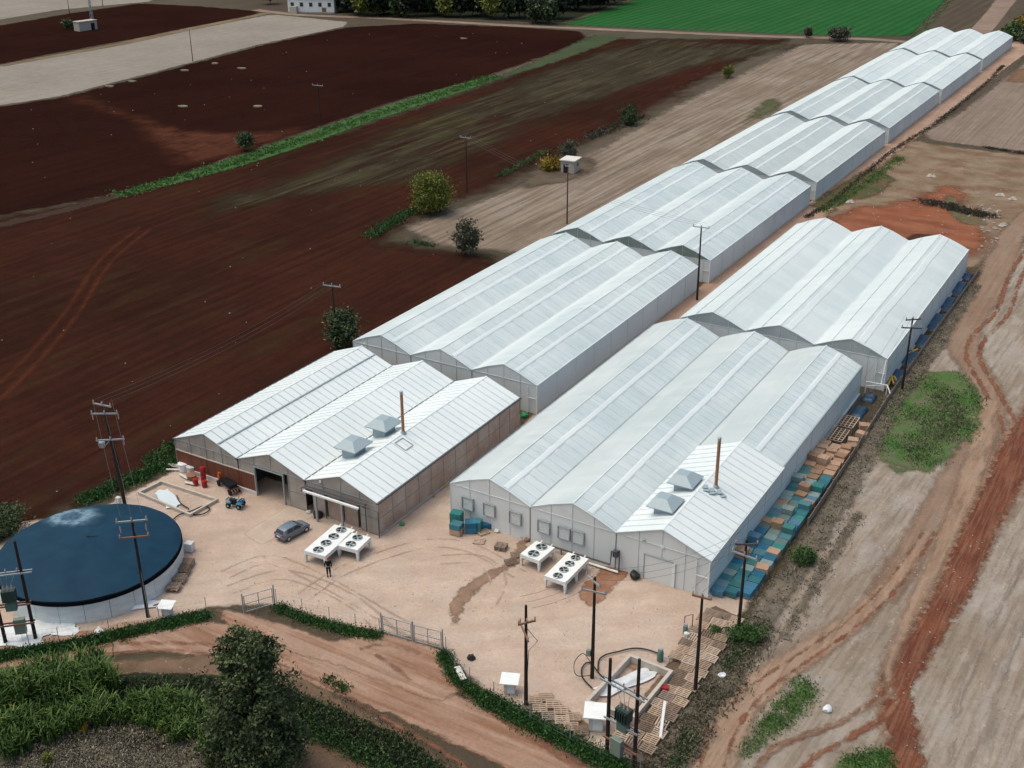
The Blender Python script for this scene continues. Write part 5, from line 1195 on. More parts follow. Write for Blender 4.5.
def hatchback():
    p, q = gp(281, 541), gp(305, 528)
    an = math.atan2(q[1]-p[1], q[0]-p[0]); cx, cy = (p[0]+q[0])/2, (p[1]+q[1])/2
    t = thing('parked_car', (cx, cy, 0.07), 'grey blue hatchback car parked on the sandy yard', 'car', None, an); t.scale = (0.9, 0.9, 0.9)
    # stations along x (rear -2.05 to front 2.05): z low, z belt, half width low/belt
    st = [(-2.06, 0.42, 0.74, 0.66, 0.66), (-1.98, 0.26, 0.90, 0.80, 0.78), (-1.6, 0.22, 0.98, 0.87, 0.86), (-0.8, 0.20, 0.97, 0.88, 0.87), (0.0, 0.20, 0.95, 0.88, 0.87), (0.75, 0.20, 0.93, 0.88, 0.85), (1.35, 0.22, 0.84, 0.87, 0.80), (1.8, 0.26, 0.72, 0.82, 0.70), (2.02, 0.34, 0.58, 0.68, 0.56)]
    V = []; fs = []; n = 8
    for x, zl, zb, wl, wb in st:
        zm = (zl+zb)/2
        V += [(x, -wl*0.9, zl), (x, -wl, zl+0.12), (x, -wl*1.01, zm+0.08), (x, -wb, zb), (x, wb, zb), (x, wl*1.01, zm+0.08), (x, wl, zl+0.12), (x, wl*0.9, zl)]
    for i in range(len(st)-1):
        for k in range(n): fs.append((i*n+k, i*n+(k+1) % n, (i+1)*n+(k+1) % n, (i+1)*n+k))
    fs += [tuple(range(n))[::-1], tuple(range((len(st)-1)*n, len(st)*n))]
    m = mb(); m.add(V, fs); m.build('body', MT['car'], t, world=False, smooth=True)
    cab = [(-1.95, 0.92, 0.92, 0.76, 0.76), (-1.62, 0.95, 1.34, 0.82, 0.62), (-1.2, 0.95, 1.43, 0.84, 0.64), (-0.3, 0.95, 1.46, 0.84, 0.65), (0.25, 0.93, 1.40, 0.84, 0.62), (1.05, 0.90, 0.91, 0.80, 0.74)]
    V = []; fs = []
    for x, z0, z1, w0, w1 in cab: V += [(x, -w0, z0-0.05), (x, -w1, z1), (x, -w1*0.6, z1+0.03), (x, w1*0.6, z1+0.03), (x, w1, z1), (x, w0, z0-0.05)]
    for i in range(len(cab)-1):
        for k in range(6): fs.append((i*6+k, i*6+(k+1) % 6, (i+1)*6+(k+1) % 6, (i+1)*6+k))
    fs += [tuple(range(6))[::-1], tuple(range(30, 36))]
    m = mb(); m.add(V, fs); m.build('cabin', MT['car'], t, world=False, smooth=True)
    def pane(pts, off, name='window'):
        c = [Vector(p)+Vector(off) for p in pts]; o = Vector(off).normalized()*0.02
        m = mb(); m.add(c+[p-o for p in c], [(0, 1, 2, 3), (7, 6, 5, 4), (0, 4, 5, 1), (1, 5, 6, 2), (2, 6, 7, 3), (3, 7, 4, 0)]); return m.build(name, MT['glass'], t, world=False)
    pane([(-1.90, -0.62, 0.97), (-1.90, 0.62, 0.97), (-1.66, 0.52, 1.30), (-1.66, -0.52, 1.30)], (-0.04, 0, 0.03), 'rear_window')
    pane([(0.96, 0.64, 0.96), (0.96, -0.64, 0.96), (0.32, -0.54, 1.36), (0.32, 0.54, 1.36)], (0.05, 0, 0.05), 'windscreen')
    for s in (-1, 1):
        for (x0, x1, x2, x3) in ((-1.45, -0.55, -0.55, -1.25), (-0.45, 0.72, 0.18, -0.45)):
            pane([(x0, s*0.815, 0.99), (x1, s*0.815, 0.97), (x2, s*0.668, 1.35), (x3, s*0.668, 1.35)], (0, s*0.03, 0.012))
        mb().box((-1.985, s*0.66, 0.84), (0.10, 0.24, 0.22)).build('tail_light', MT['lamp_red'], t, world=False)
        mb().box((1.86, s*0.62, 0.60), (0.26, 0.22, 0.14)).build('headlight', MT['rim'], t, world=False)
        mb().box((0.62, s*0.95, 0.98), (0.14, 0.2, 0.13)).build('mirror', MT['car'], t, world=False)
        for x in (-1.32, 1.28):
            w = mb().lathe((x, s*0.80, 0.31), [(0.22, -0.10), (0.31, -0.09), (0.31, 0.09), (0.22, 0.10)], 18, 'y').build('wheel', MT['rubber'], t, world=False, smooth=True)
            mb().lathe((x, s*0.80, 0.31), [(0.20, -0.105), (0.06, -0.112), (0.06, 0.112), (0.20, 0.105)], 10, 'y').build('rim', MT['rim'], w, world=False)
        m = mb(); m.box((-0.5, s*0.888, 0.62), (0.02, 0.012, 0.6)); m.build('door_gap', MT['black'], t, world=False)
        mb().box((-0.75, s*0.895, 0.86), (0.18, 0.03, 0.04)).build('door_handle', MT['car'], t, world=False)
    mb().box((-2.06, 0, 0.42), (0.08, 1.3, 0.2)).build('bumper', MT['dark_steel'], t, world=False)
    mb().box((-2.075, 0, 0.66), (0.03, 0.5, 0.12)).build('number_plate', MT['white'], t, world=False)
    return t
hatchback()

def skin_mesh(name, pts, edges, rad, mat, parent, levels=1):
    me = bpy.data.meshes.new(name); me.from_pydata(pts, edges, []); o = bpy.data.objects.new(name, me); COL.objects.link(o)
    o.modifiers.new('skin', 'SKIN'); 
    for v, r in zip(me.skin_vertices[0].data, rad):
        v.radius = (r, r) if not isinstance(r, tuple) else r
    me.skin_vertices[0].data[0].use_root = True
    s = o.modifiers.new('sub', 'SUBSURF'); s.levels = levels; s.render_levels = levels
    dg = bpy.context.evaluated_depsgraph_get(); ev = bpy.data.meshes.new_from_object(o.evaluated_get(dg))
    o.modifiers.clear(); o.data = ev; ev.materials.clear(); ev.materials.append(MT[mat])
    ev.polygons.foreach_set('use_smooth', [True]*len(ev.polygons)); o.parent = parent
    return o
def person():
    x, y = gp(329, 576); an = math.atan2(-x, y)     # facing the camera
    t = thing('person', (x, y, 0.07), 'person in black clothes and a red cap standing on the sand', 'person', None, math.atan2(-y, -x)-math.pi/2+math.pi); t.scale = (1.1, 1.1, 1.12)
    # own frame: -y is forwards
    P = [(0, 0, 0.98), (0, 0, 1.2), (0, 0, 1.42), (0, -0.01, 1.54), (0, -0.02, 1.64), (0, -0.02, 1.72)]
    E_ = [(0, 1), (1, 2), (2, 3), (3, 4), (4, 5)]; R = [(0.16, 0.11), (0.15, 0.10), (0.17, 0.10), 0.055, 0.085, 0.075]
    for s in (-1, 1):
        k = len(P); P += [(s*0.19, 0, 1.44), (s*0.27, 0.02, 1.17), (s*0.29, -0.05, 0.93), (s*0.295, -0.07, 0.85)]
        E_ += [(2, k), (k, k+1), (k+1, k+2), (k+2, k+3)]; R += [0.07, 0.05, 0.035, (0.022, 0.04)]
        for j in range(4):
            q = len(P); P += [(s*0.295, -0.10+0.022*j, 0.80), (s*0.287, -0.11+0.024*j, 0.755+0.006*abs(j-1.5))]; E_ += [(k+3, q), (q, q+1)]; R += [0.010, 0.008]
        q = len(P); P += [(s*0.275, -0.12, 0.83), (s*0.265, -0.135, 0.79)]; E_ += [(k+3, q), (q, q+1)]; R += [0.012, 0.009]
        k = len(P); P += [(s*0.10, 0, 0.90), (s*0.115, -0.02, 0.50), (s*0.125, 0.01, 0.09), (s*0.13, -0.14, 0.04)]
        E_ += [(0, k), (k, k+1), (k+1, k+2), (k+2, k+3)]; R += [0.10, 0.068, 0.045, 0.04]
    b = skin_mesh('body', P, E_, R, 'skin', t)
    J = [(0, 0, 0.93), (0, 0, 1.2), (0, 0, 1.43), (0, -0.01, 1.50)]; JE = [(0, 1), (1, 2), (2, 3)]; JR = [(0.20, 0.15), (0.185, 0.14), (0.195, 0.13), 0.085]
    for s in (-1, 1):
        k = len(J); J += [(s*0.20, 0, 1.44), (s*0.275, 0.02, 1.17), (s*0.29, -0.05, 0.92)]; JE += [(2, k), (k, k+1), (k+1, k+2)]; JR += [0.10, 0.075, 0.055]
    skin_mesh('jacket', J, JE, JR, 'cloth', t)
    J = [(0, 0, 1.0)]; JE = []; JR = [(0.175, 0.13)]
    for s in (-1, 1):
        k = len(J); J += [(s*0.10, 0, 0.88), (s*0.115, -0.02, 0.50), (s*0.125, 0.01, 0.10)]; JE += [(0, k), (k, k+1), (k+1, k+2)]; JR += [0.12, 0.09, 0.075]
        mb().box((s*0.128, -0.07, 0.045), (0.11, 0.29, 0.09), 0, 0.85).build('shoe', MT['black'], t, world=False)
    skin_mesh('trousers', J, JE, JR, 'cloth2', t)
    m = mb(); m.lathe((0, -0.015, 1.70), [(0.105, 0), (0.104, 0.05), (0.07, 0.095), (0.02, 0.11)], 14); m.add([(-0.08, -0.09, 1.712), (0.08, -0.09, 1.712), (0.06, -0.2, 1.70), (-0.06, -0.2, 1.70), (-0.08, -0.09, 1.70), (0.08, -0.09, 1.70), (0.06, -0.2, 1.69), (-0.06, -0.2, 1.69)], [(0, 1, 2, 3), (7, 6, 5, 4), (0, 4, 5, 1), (1, 5, 6, 2), (2, 6, 7, 3), (3, 7, 4, 0)])
    m.build('cap', MT['redcap'], t, world=False, smooth=True)
    for s in (-1, 1):
        mb().lathe((s*0.032, -0.096, 1.665), [(0.004, -0.004), (0.011, 0), (0.004, 0.005)], 8, 'y').build('eye', MT['black'], t, world=False)
        mb().box((s*0.085, -0.01, 1.645), (0.018, 0.035, 0.055)).build('ear', MT['skin'], t, world=False)
    mb().box((0, -0.108, 1.638), (0.022, 0.03, 0.045), 0, 0.5).build('nose', MT['skin'], t, world=False)
    mb().box((0, -0.097, 1.598), (0.045, 0.012, 0.010)).build('mouth', MT['redcap'], t, world=False)
    return t
person()

def quad_bike():
    x, y = gp(236, 507)
    t = thing('quad_bike', (x, y, 0.07), 'blue quad bike parked on the sand near the brown wall', 'quad bike', None, 0.25)
    B = lambda n, m, mt, par=t: m.build(n, MT[mt], par, world=False)
    B('frame', mb().box((0, 0, 0.42), (1.2, 0.4, 0.25)), 'black')
    for sx in (-0.62, 0.62):
        for s in (-0.48, 0.48):
            w = B('wheel', mb().lathe((sx, s, 0.30), [(0.14, -0.13), (0.28, -0.11), (0.30, 0), (0.28, 0.11), (0.14, 0.13)], 14, 'y'), 'rubber')
            mb().lathe((sx, s, 0.30), [(0.13, -0.135), (0.13, 0.135)], 10, 'y').build('hub', MT['steel'], w, world=False)
            B('mudguard', mb().box((sx, s*0.9, 0.66), (0.62, 0.34, 0.07), 0, 0.8), 'bluequad')
    B('bonnet', mb().box((0.62, 0, 0.78), (0.6, 0.5, 0.22), 0, 0.7), 'bluequad')
    B('seat', mb().box((-0.2, 0, 0.80), (0.75, 0.34, 0.18), 0, 0.8), 'black')
    B('handlebar', mb().tube([(0.25, -0.4, 1.08), (0.38, -0.12, 1.0), (0.38, 0.12, 1.0), (0.25, 0.4, 1.08)], 0.06, 6), 'black')
    m = mb()
    for s in (-0.3, -0.1, 0.1, 0.3): m.bar((-1.0, s, 0.82), (-0.5, s, 0.82), 0.04)
    for xx in (-0.95, -0.55): m.bar((xx, -0.36, 0.82), (xx, 0.36, 0.82), 0.04)
    B('rack', m, 'black')
    m = mb()
    for s in (-0.3, 0, 0.3): m.bar((0.55, s, 0.93), (1.0, s, 0.93), 0.04)
    for xx in (0.6, 0.95): m.bar((xx, -0.36, 0.93), (xx, 0.36, 0.93), 0.04)
    B('rack', m, 'black')
quad_bike()
def tiller():
    x, y = gp(229, 489)
    t = thing('towed_machine', (x, y, 0.07), 'low black towed machine with an orange end beside the brown wall', 'machine', None, -0.35)
    B = lambda n, m, mt, par=t: m.build(n, MT[mt], par, world=False)
    B('chassis', mb().box((0, 0, 0.55), (3.4, 0.7, 0.3)), 'black'); B('hood', mb().box((-1.75, 0.05, 0.95), (0.5, 0.8, 0.75), 0, 0.8), 'orange')
    B('bed', mb().box((0.2, 0, 0.85), (2.4, 0.95, 0.3), 0, 0.9), 'cloth')
    for sx in (-1.3, 1.35):
        for s in (-0.55, 0.55): B('wheel', mb().lathe((sx, s, 0.33), [(0.2, -0.12), (0.33, -0.1), (0.33, 0.1), (0.2, 0.12)], 14, 'y'), 'rubber')
    for k in range(4): B('tine', mb().tube([(1.6, -0.45+0.3*k, 0.7), (2.0, -0.45+0.3*k, 0.55), (2.1, -0.45+0.3*k, 0.1)], 0.08, 5), 'rust')
    B('drawbar', mb().bar((-2.0, 0, 0.5), (-2.5, 0.1, 0.3), 0.12), 'black')
tiller()
def drum(x, y, z, mat, label, group=None, r=0.30, h=0.9):
    t = thing('drum', (x, y, z), label, 'drum', group)
    mb().lathe((0, 0, 0), [(r*0.94, 0), (r, 0.04), (r, h*0.3), (r*1.04, h*0.33), (r, h*0.36), (r, h*0.63), (r*1.04, h*0.66), (r, h*0.69), (r, h*0.96), (r*0.94, h)], 16).build('barrel', MT[mat], t, world=False, smooth=True)
    mb().lathe((r*0.5, 0, h), [(0.06, 0), (0.06, 0.04)], 8).build('bung', MT['black'], t, world=False)
x, y = gp(207, 482); y -= 0.5
drum(x-0.3, y+0.35, 0.05, 'red', 'red drum at the foot of the stacked pair by the brown wall', 'red drums by the brown wall')
drum(x-0.3, y+0.35, 0.97, 'red', 'red drum standing on top of another by the brown wall', 'red drums by the brown wall')
drum(x-0.55, y-0.65, 0.05, 'red', 'front left red drum on the sand by the brown wall', 'red drums by the brown wall', 0.3, 0.75)
drum(x+0.6, y-0.45, 0.05, 'red', 'front right red drum nearest the towed machine', 'red drums by the brown wall', 0.3, 0.75)
for k, (px, py, h, mt, lb) in enumerate(((184, 471, 0.9, 'white', 'round white tub standing left of the red drums'), (192, 473, 0.8, 'offwhite', 'round pale tub next to the white one by the brown wall'), (192, 479, 0.45, 'rust', 'rust brown round pot in front of the pale tubs'))):
    x, y = gp(px, py); t = thing('tub', (x, y, 0.06), lb, 'tub')
    mb().lathe((0, 0, 0), [(0.5, 0), (0.55, h), (0.6, h), (0.6, h+0.06), (0.3, h+0.12)], 18).build('bowl', MT[mt], t, world=False, smooth=True)
for k, (px, py, an, L) in enumerate(((178, 468, 0.3, 2.6), (176, 471, 0.5, 2.2), (184, 478, -0.2, 1.6), (190, 485, 0.1, 1.4), (170, 466, 0.15, 2.4))):
    x, y = gp(px, py); m = mb(); m.bar((-L/2, 0, 0.2), (L/2, 0, 0.12+0.05*k), 0.28, 0.1); o = m.build('plank', MT['offwhite']); o.location = (x, y, 0.0); o.rotation_euler = (0, 0, an)
    tag(o, '%s pale plank in the clutter left of the red drums' % ORD[k], 'plank', 'planks in the clutter')

def rim_basin(pts, label, h=0.45, th=0.28, mat='cream', name='basin', floor='yard_sand', water=None):
    """low walled rectangle sunk in the yard: four walls and a floor"""
    c = [gp(px, py, h) for px, py in pts]; cx = sum(p[0] for p in c)/4; cy = sum(p[1] for p in c)/4
    t = thing(name, (cx, cy, 0), label, 'basin' if name == 'basin' else 'enclosure')
    for i in range(4):
        a, b = Vector((*c[i], 0)), Vector((*c[(i+1) % 4], 0)); d = (b-a).normalized(); sh = th/2 if i % 2 == 0 else -th/2-0.003
        m = mb(); m.bar(a+d*(-sh)+Vector((0, 0, h/2+0.03)), b+d*sh+Vector((0, 0, h/2+0.03)), th, h); m.build('wall', MT[mat], t)
    V = [(x-cx, y-cy, 0.15) for x, y in c]
    mesh_obj('floor', V, [(0, 1, 2, 3)], bpy.data.materials[floor], t)
    return t, c
rim_basin([(139, 492), (161, 481), (217, 499), (190, 514)], 'low walled empty basin with a pale sheet beside the tank', mat='cream', floor='lane_sand', h=0.35, th=0.22)
tarp(168, 500, 4.6, 1.6, 'pale blue sheet lying in the low walled basin', 0.05, 'film_wall', rz=-0.42, seed=21, z0=0.18)
rim_basin([(587, 701), (630, 655), (671, 671), (634, 716)], 'pale low walled enclosure with red soil beside the pallet walkway', h=0.75, th=0.3, mat='cream', name='enclosure', floor='red_spill')
tarp(627, 683, 1.5, 5.4, 'long white sheet lying in the low walled enclosure', 0.4, rz=-0.5, seed=31, z0=0.18)
def hose(pts, label, mat='black', w=0.13, z=0.2, cat='hose', name='hose'):
    L = smooth_line(gps(pts), 0.3); m = mb(); m.tube([(x, y, z+0.02*math.sin(i)) for i, (x, y) in enumerate(L)], w, 6)
    tag(m.build(name, MT[mat], smooth=True), label, cat)
hose([(592, 690), (583, 680), (582, 670), (589, 664), (600, 676), (612, 688), (625, 690)], 'black hose looping from the pole into the pale enclosure')
hose([(598, 672), (600, 660), (615, 654), (640, 650), (662, 657)], 'black hose running round the top corner of the pale enclosure')
hose([(170, 507), (180, 512), (195, 516), (205, 515), (210, 510), (203, 508), (190, 513), (178, 517), (172, 523)], 'black hose coiled at the near corner of the low basin')
hose([(177, 497), (181, 505), (189, 510)], 'black hose bent over the pale sheet in the basin')
hose([(437, 481), (443, 484), (446, 487)], 'yellow hose end on the sand by the shed side wall', 'yellow', 0.3)
def pump(px, py, label, s=1.0):
    x, y = gp(px, py); t = thing('pump', (x, y, 0.06), label, 'pump')
    mb().lathe((0, 0, 0), [(0.28*s, 0), (0.28*s, 0.9*s), (0.2*s, 1.05*s)], 12).build('body', MT['transf'], t, world=False, smooth=True)
    mb().box((0, 0, 1.15*s), (0.35*s, 0.3*s, 0.25)).build('motor', MT['steel'], t, world=False)
    mb().tube([(0.25*s, 0, 0.4), (0.8*s, 0.2, 0.4), (0.8*s, 0.2, 0)], 0.12, 6).build('pipe', MT['steel'], t, world=False)
pump(660, 661, 'small grey green pump standing behind the pale enclosure')
pump(685, 634, 'small pale valve stand near the upper end of the walkway', 0.8)
x, y = gp(686, 640); tag(mb().lathe((x, y, 0.05), [(0.25, 0), (0.25, 0.7), (0.12, 0.8)], 10).build('gas_bottle', MT['offwhite'], smooth=True), 'pale gas bottle beside the valve stand', 'bottle')
tag(mb().tube([(*gp(684, 630), 0), (*gp(684, 630), 1.5), (*gp(692, 628), 1.5), (*gp(692, 630), 0)], 0.1, 6).build('pipe_hoop', MT['dark_steel']), 'dark bent pipe hoop by the valve stand', 'pipe')
def cabinet(px, py, label, s=1.0, rz=0.4):
    x, y = gp(px, py); t = thing('cabinet', (x, y, 0.05), label, 'cabinet', 'small white roofed cabinets', rz)
    mb().box((0, 0, 0.75*s), (1.1*s, 0.9*s, 1.5*s)).build('housing', MT['offwhite'], t, world=False)
    mb().box((0.12, -0.46*s, 0.75*s), (0.7*s, 0.03, 1.2*s)).build('door', MT['white'], t, world=False)
    m = mb(); w, d = 0.95*s, 0.85*s
    m.add([(-w, -d, 1.48*s), (w, -d, 1.48*s), (w, d, 1.62*s), (-w, d, 1.62*s), (-w, -d, 1.58*s), (w, -d, 1.58*s), (w, d, 1.72*s), (-w, d, 1.72*s)], [(3, 2, 1, 0), (4, 5, 6, 7), (0, 1, 5, 4), (1, 2, 6, 5), (2, 3, 7, 6), (3, 0, 4, 7)])
    m.build('roof', MT['white'], t, world=False)
cabinet(510, 692, 'small white roofed cabinet between the gate and the yard pole', 0.82)
cabinet(596, 728, 'white roofed cabinet beside the transformer poles at the lower hedge', 1.05)
cabinet(168, 616, 'small white roofed cabinet near the pole in front of the tank', 0.75, 0.4)
# odds and ends
def bag(px, py, s, mat, label, name='sack', cat='sack'):
    x, y = gp(px, py); rng = np.random.default_rng(int(px*7+py)); bm = bmesh.new(); bmesh.ops.create_icosphere(bm, subdivisions=2, radius=s)
    for v in bm.verts: v.co *= 1+rng.normal()*0.12; v.co.z = max(v.co.z*0.75, -s*0.45)
    me = bpy.data.meshes.new(name); bm.to_mesh(me); bm.free(); me.materials.append(MT[mat]); o = bpy.data.objects.new(name, me); COL.objects.link(o)
    o.location = (x, y, s*0.5); tag(o, label, cat)
bag(635, 578, 0.55, 'black', 'black rubbish bag beside the sliding door of the front greenhouse')
bag(318, 517, 0.55, 'black', 'black rubbish bag at the post of the loading bay')
bag(309, 513, 0.3, 'offwhite', 'small pale bag on the sand left of the loading bay')
bag(527, 541, 0.35, 'rust', 'brown sack by the wall at the head of the wet trickle')
bag(471, 659, 0.35, 'black', 'black canister on the sand behind the lower gate')
bag(402, 525, 0.3, 'green', 'green plastic scrap on the sand beside the shed corner')
bag(497, 532, 0.3, 'offwhite', 'pale scrap on the sand along the front greenhouse wall')
bag(524, 417, 0.5, 'green', 'green bag left behind the packing shed')
bag(722, 677, 0.35, 'tarp', 'white plastic bag in the verge right of the walkway')
bag(773, 524, 0.3, 'tarp', 'white scrap lying in the stubble right of the crates')
bag(827, 711, 0.4, 'tarp', 'white scrap by the green patch between the ruts')
m = mb()
m.bar((*gp(457, 670), 0.35), (*gp(464, 683), 0.35), 0.5, 0.12); tag(m.build('bench', MT['offwhite']), 'pale low bench lying beside the lower gate fence', 'bench')
mb_ = mb().bar((*gp(660, 741), 0.3), (*gp(664, 716), 1.5), 0.22, 0.1).build('board', MT['tarp']); tag(mb_, 'pale blue board leaning out over the verge by the walkway', 'board')
# plank edge along the walls
for k, (a, b) in enumerate((((508, 533), (523, 539)), ((495, 527), (507, 533)))):
    tag(mb().bar((*gp(*a), 0.15), (*gp(*b), 0.15), 0.22, 0.2).build('timber_beam', MT['cream']), '%s pale beam lying along the front greenhouse wall' % ORD[k], 'beam', 'beams along the wall')

# ------------------------------------------------------------------ fences and gates
def mesh_fence(pts, label, h=1.9, every=3.0, name='wire_fence', n_wire=5, mat='steel', heavy=()):
    L = [Vector((*gp(px, py), 0)) for px, py in pts]
    t = thing(name, L[0], label, 'fence')
    P = [L[0]]
    for a, b in zip(L[:-1], L[1:]):
        k = max(1, round((b-a).length/every)); P += [a.lerp(b, (i+1)/k) for i in range(k)]
    for i, p in enumerate(P):
        mb().bar((p.x, p.y, 0), (p.x, p.y, h), 0.07, n=6).build('post', MT[mat], t)
    m = mb()
    for a, b in zip(P[:-1], P[1:]):
        for q in range(n_wire): 
            z = 0.15+(h-0.2)*q/(n_wire-1); m.bar((a.x, a.y, z), (b.x, b.y, z), 0.014, n=3)
        k = int((b-a).length/0.4)
        for j in range(1, k):
            p = a.lerp(b, j/k); m.bar((p.x, p.y, 0.15), (p.x, p.y, h-0.05), 0.010, n=3)
    tag(m.build('wire_mesh', MT[mat], t), kind='stuff')
    return t
def gate(pa, pb, label, h=1.9):
    a, b = Vector((*gp(*pa), 0)), Vector((*gp(*pb), 0)); t = thing('gate', a, label, 'gate', 'wire gates of the yard')
    for p, nm in ((a, 'post'), (b, 'post')): mb().bar((p.x, p.y, 0), (p.x, p.y, h+0.35), 0.14, n=8).build(nm, MT['steel'], t)
    d = (b-a).normalized(); a2, b2 = a+d*0.15, b-d*0.15; z = Vector((0, 0, 1))
    m = mb()
    for u, v in (((0, .2), (1, .2)), ((0, h), (1, h)), ((0, .2), (0, h)), ((1, .2), (1, h)), ((.5, .2), (.5, h)), ((0, h*.55), (1, h*.55))): m.bar(a2.lerp(b2, u[0])+z*u[1], a2.lerp(b2, v[0])+z*v[1], 0.06)
    m.build('frame', MT['steel'], t)
    m = mb(); k = int((b2-a2).length/0.22)
    for j in range(1, k): m.bar(a2.lerp(b2, j/k)+z*0.2, a2.lerp(b2, j/k)+z*h, 0.012, n=3)
    for q in range(1, 8): m.bar(a2+z*(0.2+q*0.2), b2+z*(0.2+q*0.2), 0.012, n=3)
    tag(m.build('wire_mesh', MT['steel'], t), kind='stuff')
mesh_fence([(0, 653), (60, 645), (110, 635), (160, 624), (207, 614)], 'wire mesh fence between the tank and the dirt road')
gate((244, 614), (275, 605), 'narrow wire gate right of the big tree, left end of the middle hedge')
mesh_fence([(277, 606), (303, 616), (330, 624), (356, 631), (380, 635)], 'low wire fence behind the middle hedge of the yard')
gate((382, 633), (413, 642), 'left leaf of the wide wire gate below the wet trickle')
gate((413.5, 642.3), (443, 650), 'right leaf of the wide wire gate below the wet trickle')
mesh_fence([(446, 654), (455, 669), (470, 685), (494, 700), (530, 722), (570, 744), (600, 758), (640, 772)], 'wire fence behind the lower hedge of the yard')
MT['fence_panel'] = paint('weathered_fence_panel', (0.25, 0.20, 0.16), 0.9, 0.15, wear=0.5)
def board_fence(pts, label, h=0.95, mat='concrete'):
    L = [Vector((*p, 0)) for p in pts]; t = thing('boundary_fence', L[0], label, 'fence')
    for a, b in zip(L[:-1], L[1:]):
        k = max(1, round((b-a).length/2.4)); 
        for i in range(k):
            p, q = a.lerp(b, i/k), a.lerp(b, (i+1)/k); d = (q-p).normalized()
            for r in range(2):
                o = mb().bar(p+d*0.08+Vector((0, 0, 0.25+0.43*r)), q-d*0.08+Vector((0, 0, 0.25+0.43*r)), 0.06, 0.4).build('panel', MT[mat], t)
            mb().box((p.x, p.y, h/2+0.05), (0.13, 0.13, h+0.1)).build('post', MT[mat], t)
    return t
board_fence([(-26.5, 104), (-26.7, 122), (-27.0, 137), (-26.9, 165), (-26.6, 195)], 'low weathered panel fence along the right side of the rear greenhouses', mat='fence_panel')
# things between the rear right house and the fence
for k, (y, sx, sy) in enumerate(((132.8, 1.6, 3.6), (137.5, 1.6, 2.2), (146, 1.9, 5.0), (153, 1.7, 6.0), (160, 1.8, 5.0), (168.5, 1.8, 7.5), (177, 1.7, 6.5), (185, 1.7, 7.0), (191, 1.6, 3.0))):
    m = mb(); rng = np.random.default_rng(k+50); n = 10; V = []; fs = []
    for j in range(n+1):
        for i in range(n+1):
            u, v = i/n-0.5, j/n-0.5; e = 1-(2*max(abs(u), abs(v)))**6
            V.append((u*sx, v*sy, 0.03+e*(0.5+0.12*rng.random()+0.1*math.sin(v*9))))
    for j in range(n):
        for i in range(n): fs.append((j*(n+1)+i, j*(n+1)+i+1, (j+1)*(n+1)+i+1, (j+1)*(n+1)+i))
    o = mesh_obj('tarpaulin', V, fs, MT['blue_tarp'], None, True); o.location = (-27.75 if k > 1 else -29.2, y, 0)
    tag(o, 'dark blue tarpaulin over a low heap, %s from the crates along the fence' % ORD[k], 'tarpaulin', 'blue tarpaulins along the fence')
def pipe_frame():
    t = thing('pipe_stand', (-29.0, 139.4, 0), 'white pipe frame standing at the gap between the two right greenhouses', 'frame')
    m = mb()
    for a, b in (((-30.2, 139.2, 0), (-30.2, 139.2, 1.6)), ((-30.2, 139.2, 1.6), (-27.6, 139.4, 1.6)), ((-28.4, 139.4, 1.6), (-28.4, 140.6, 4.3)), ((-28.4, 140.6, 4.3), (-28.5, 141.2, 4.3)), ((-27.6, 139.4, 1.6), (-26.9, 138.4, 1.0)), ((-27.6, 139.4, 0), (-27.6, 139.4, 1.6)), ((-30.2, 139.2, 1.0), (-27.6, 139.4, 1.6))):
        mb().tube([a, b], 0.13, 6).build('pipe', MT['white'], t)
pipe_frame()
hose([(893, 388), (890, 375), (893, 366), (903, 360), (917, 353)], 'yellow hose lying along the fence beside the pole', 'yellow', 0.28, 0.6)
hose([(886, 392), (892, 380), (896, 384)], 'short yellow hose loop at the foot of the fence', 'yellow', 0.28, 0.5)

# ------------------------------------------------------------------ trees, bushes, hedges
def at_px(px, py): return gp(px, py)
def big_tree(px, py, h):
    x, y = gp(px, py); t = thing('broadleaf_tree', (x, y, 0), 'large dark green broadleaf tree in the foreground ditch', 'tree')
    P = []; S = []
    for (cx, cy, cz, rx, rz, n) in ((0.2, 0, 0.50, 2.7, 0.36, 120), (-1.2, 0.7, 0.76, 1.7, 0.19, 60), (0.9, 0.3, 0.84, 1.5, 0.16, 55), (-1.3, -0.5, 0.42, 2.3, 0.26, 70), (1.6, 0.2, 0.38, 2.2, 0.28, 70), (0.0, -0.8, 0.20, 3.2, 0.18, 80), (2.3, 0.8, 0.16, 1.8, 0.13, 40), (-2.3, 0.2, 0.17, 1.7, 0.13, 40)):
        p, q = clump_points((cx, cy, cz*h), (rx, rx, rz*h), n, 95, 0.5, zmin=0.05); P.append(p); S.append(q)
    leaves('crown', np.concatenate(P), 0.175, MT['leaf_tree'], t, 0.0, np.concatenate(S))
    m = mb(); m.tube([(0, 0, -0.1), (0.1, 0.05, h*0.3), (-0.05, 0, h*0.8)], 0.5, 8, 0.14)
    for k in range(9):
        an = k*2.4; z0 = h*(0.15+0.06*k); L = 2.4-0.14*k
        m.tube([(0, 0, z0), (math.cos(an)*L*0.5, math.sin(an)*L*0.5, z0+0.8), (math.cos(an)*L, math.sin(an)*L, z0+1.9)], 0.2, 5, 0.05)
    m.build('trunk', MT['bark'], t, world=False)
big_tree(258, 768, 12.6)
def bush(px, py, h, r, mat, label, ncl=26, per=70, leaf=0.3, base=0.05, name='bush', cat='bush', group=None, trunk=0.16, vert=0.0):
    x, y = gp(px, py); return tree(name, x, y, h, r, MT[mat], label, cat, group, int(ncl*1.5), per, leaf*0.85, base-0.1, r*0.34, trunk, 'foliage', vert)
bush(433, 213, 7.2, 4.0, 'leaf_yellow', 'large round yellow green bush at the corner of the stubble field', 110, 110, 0.26)
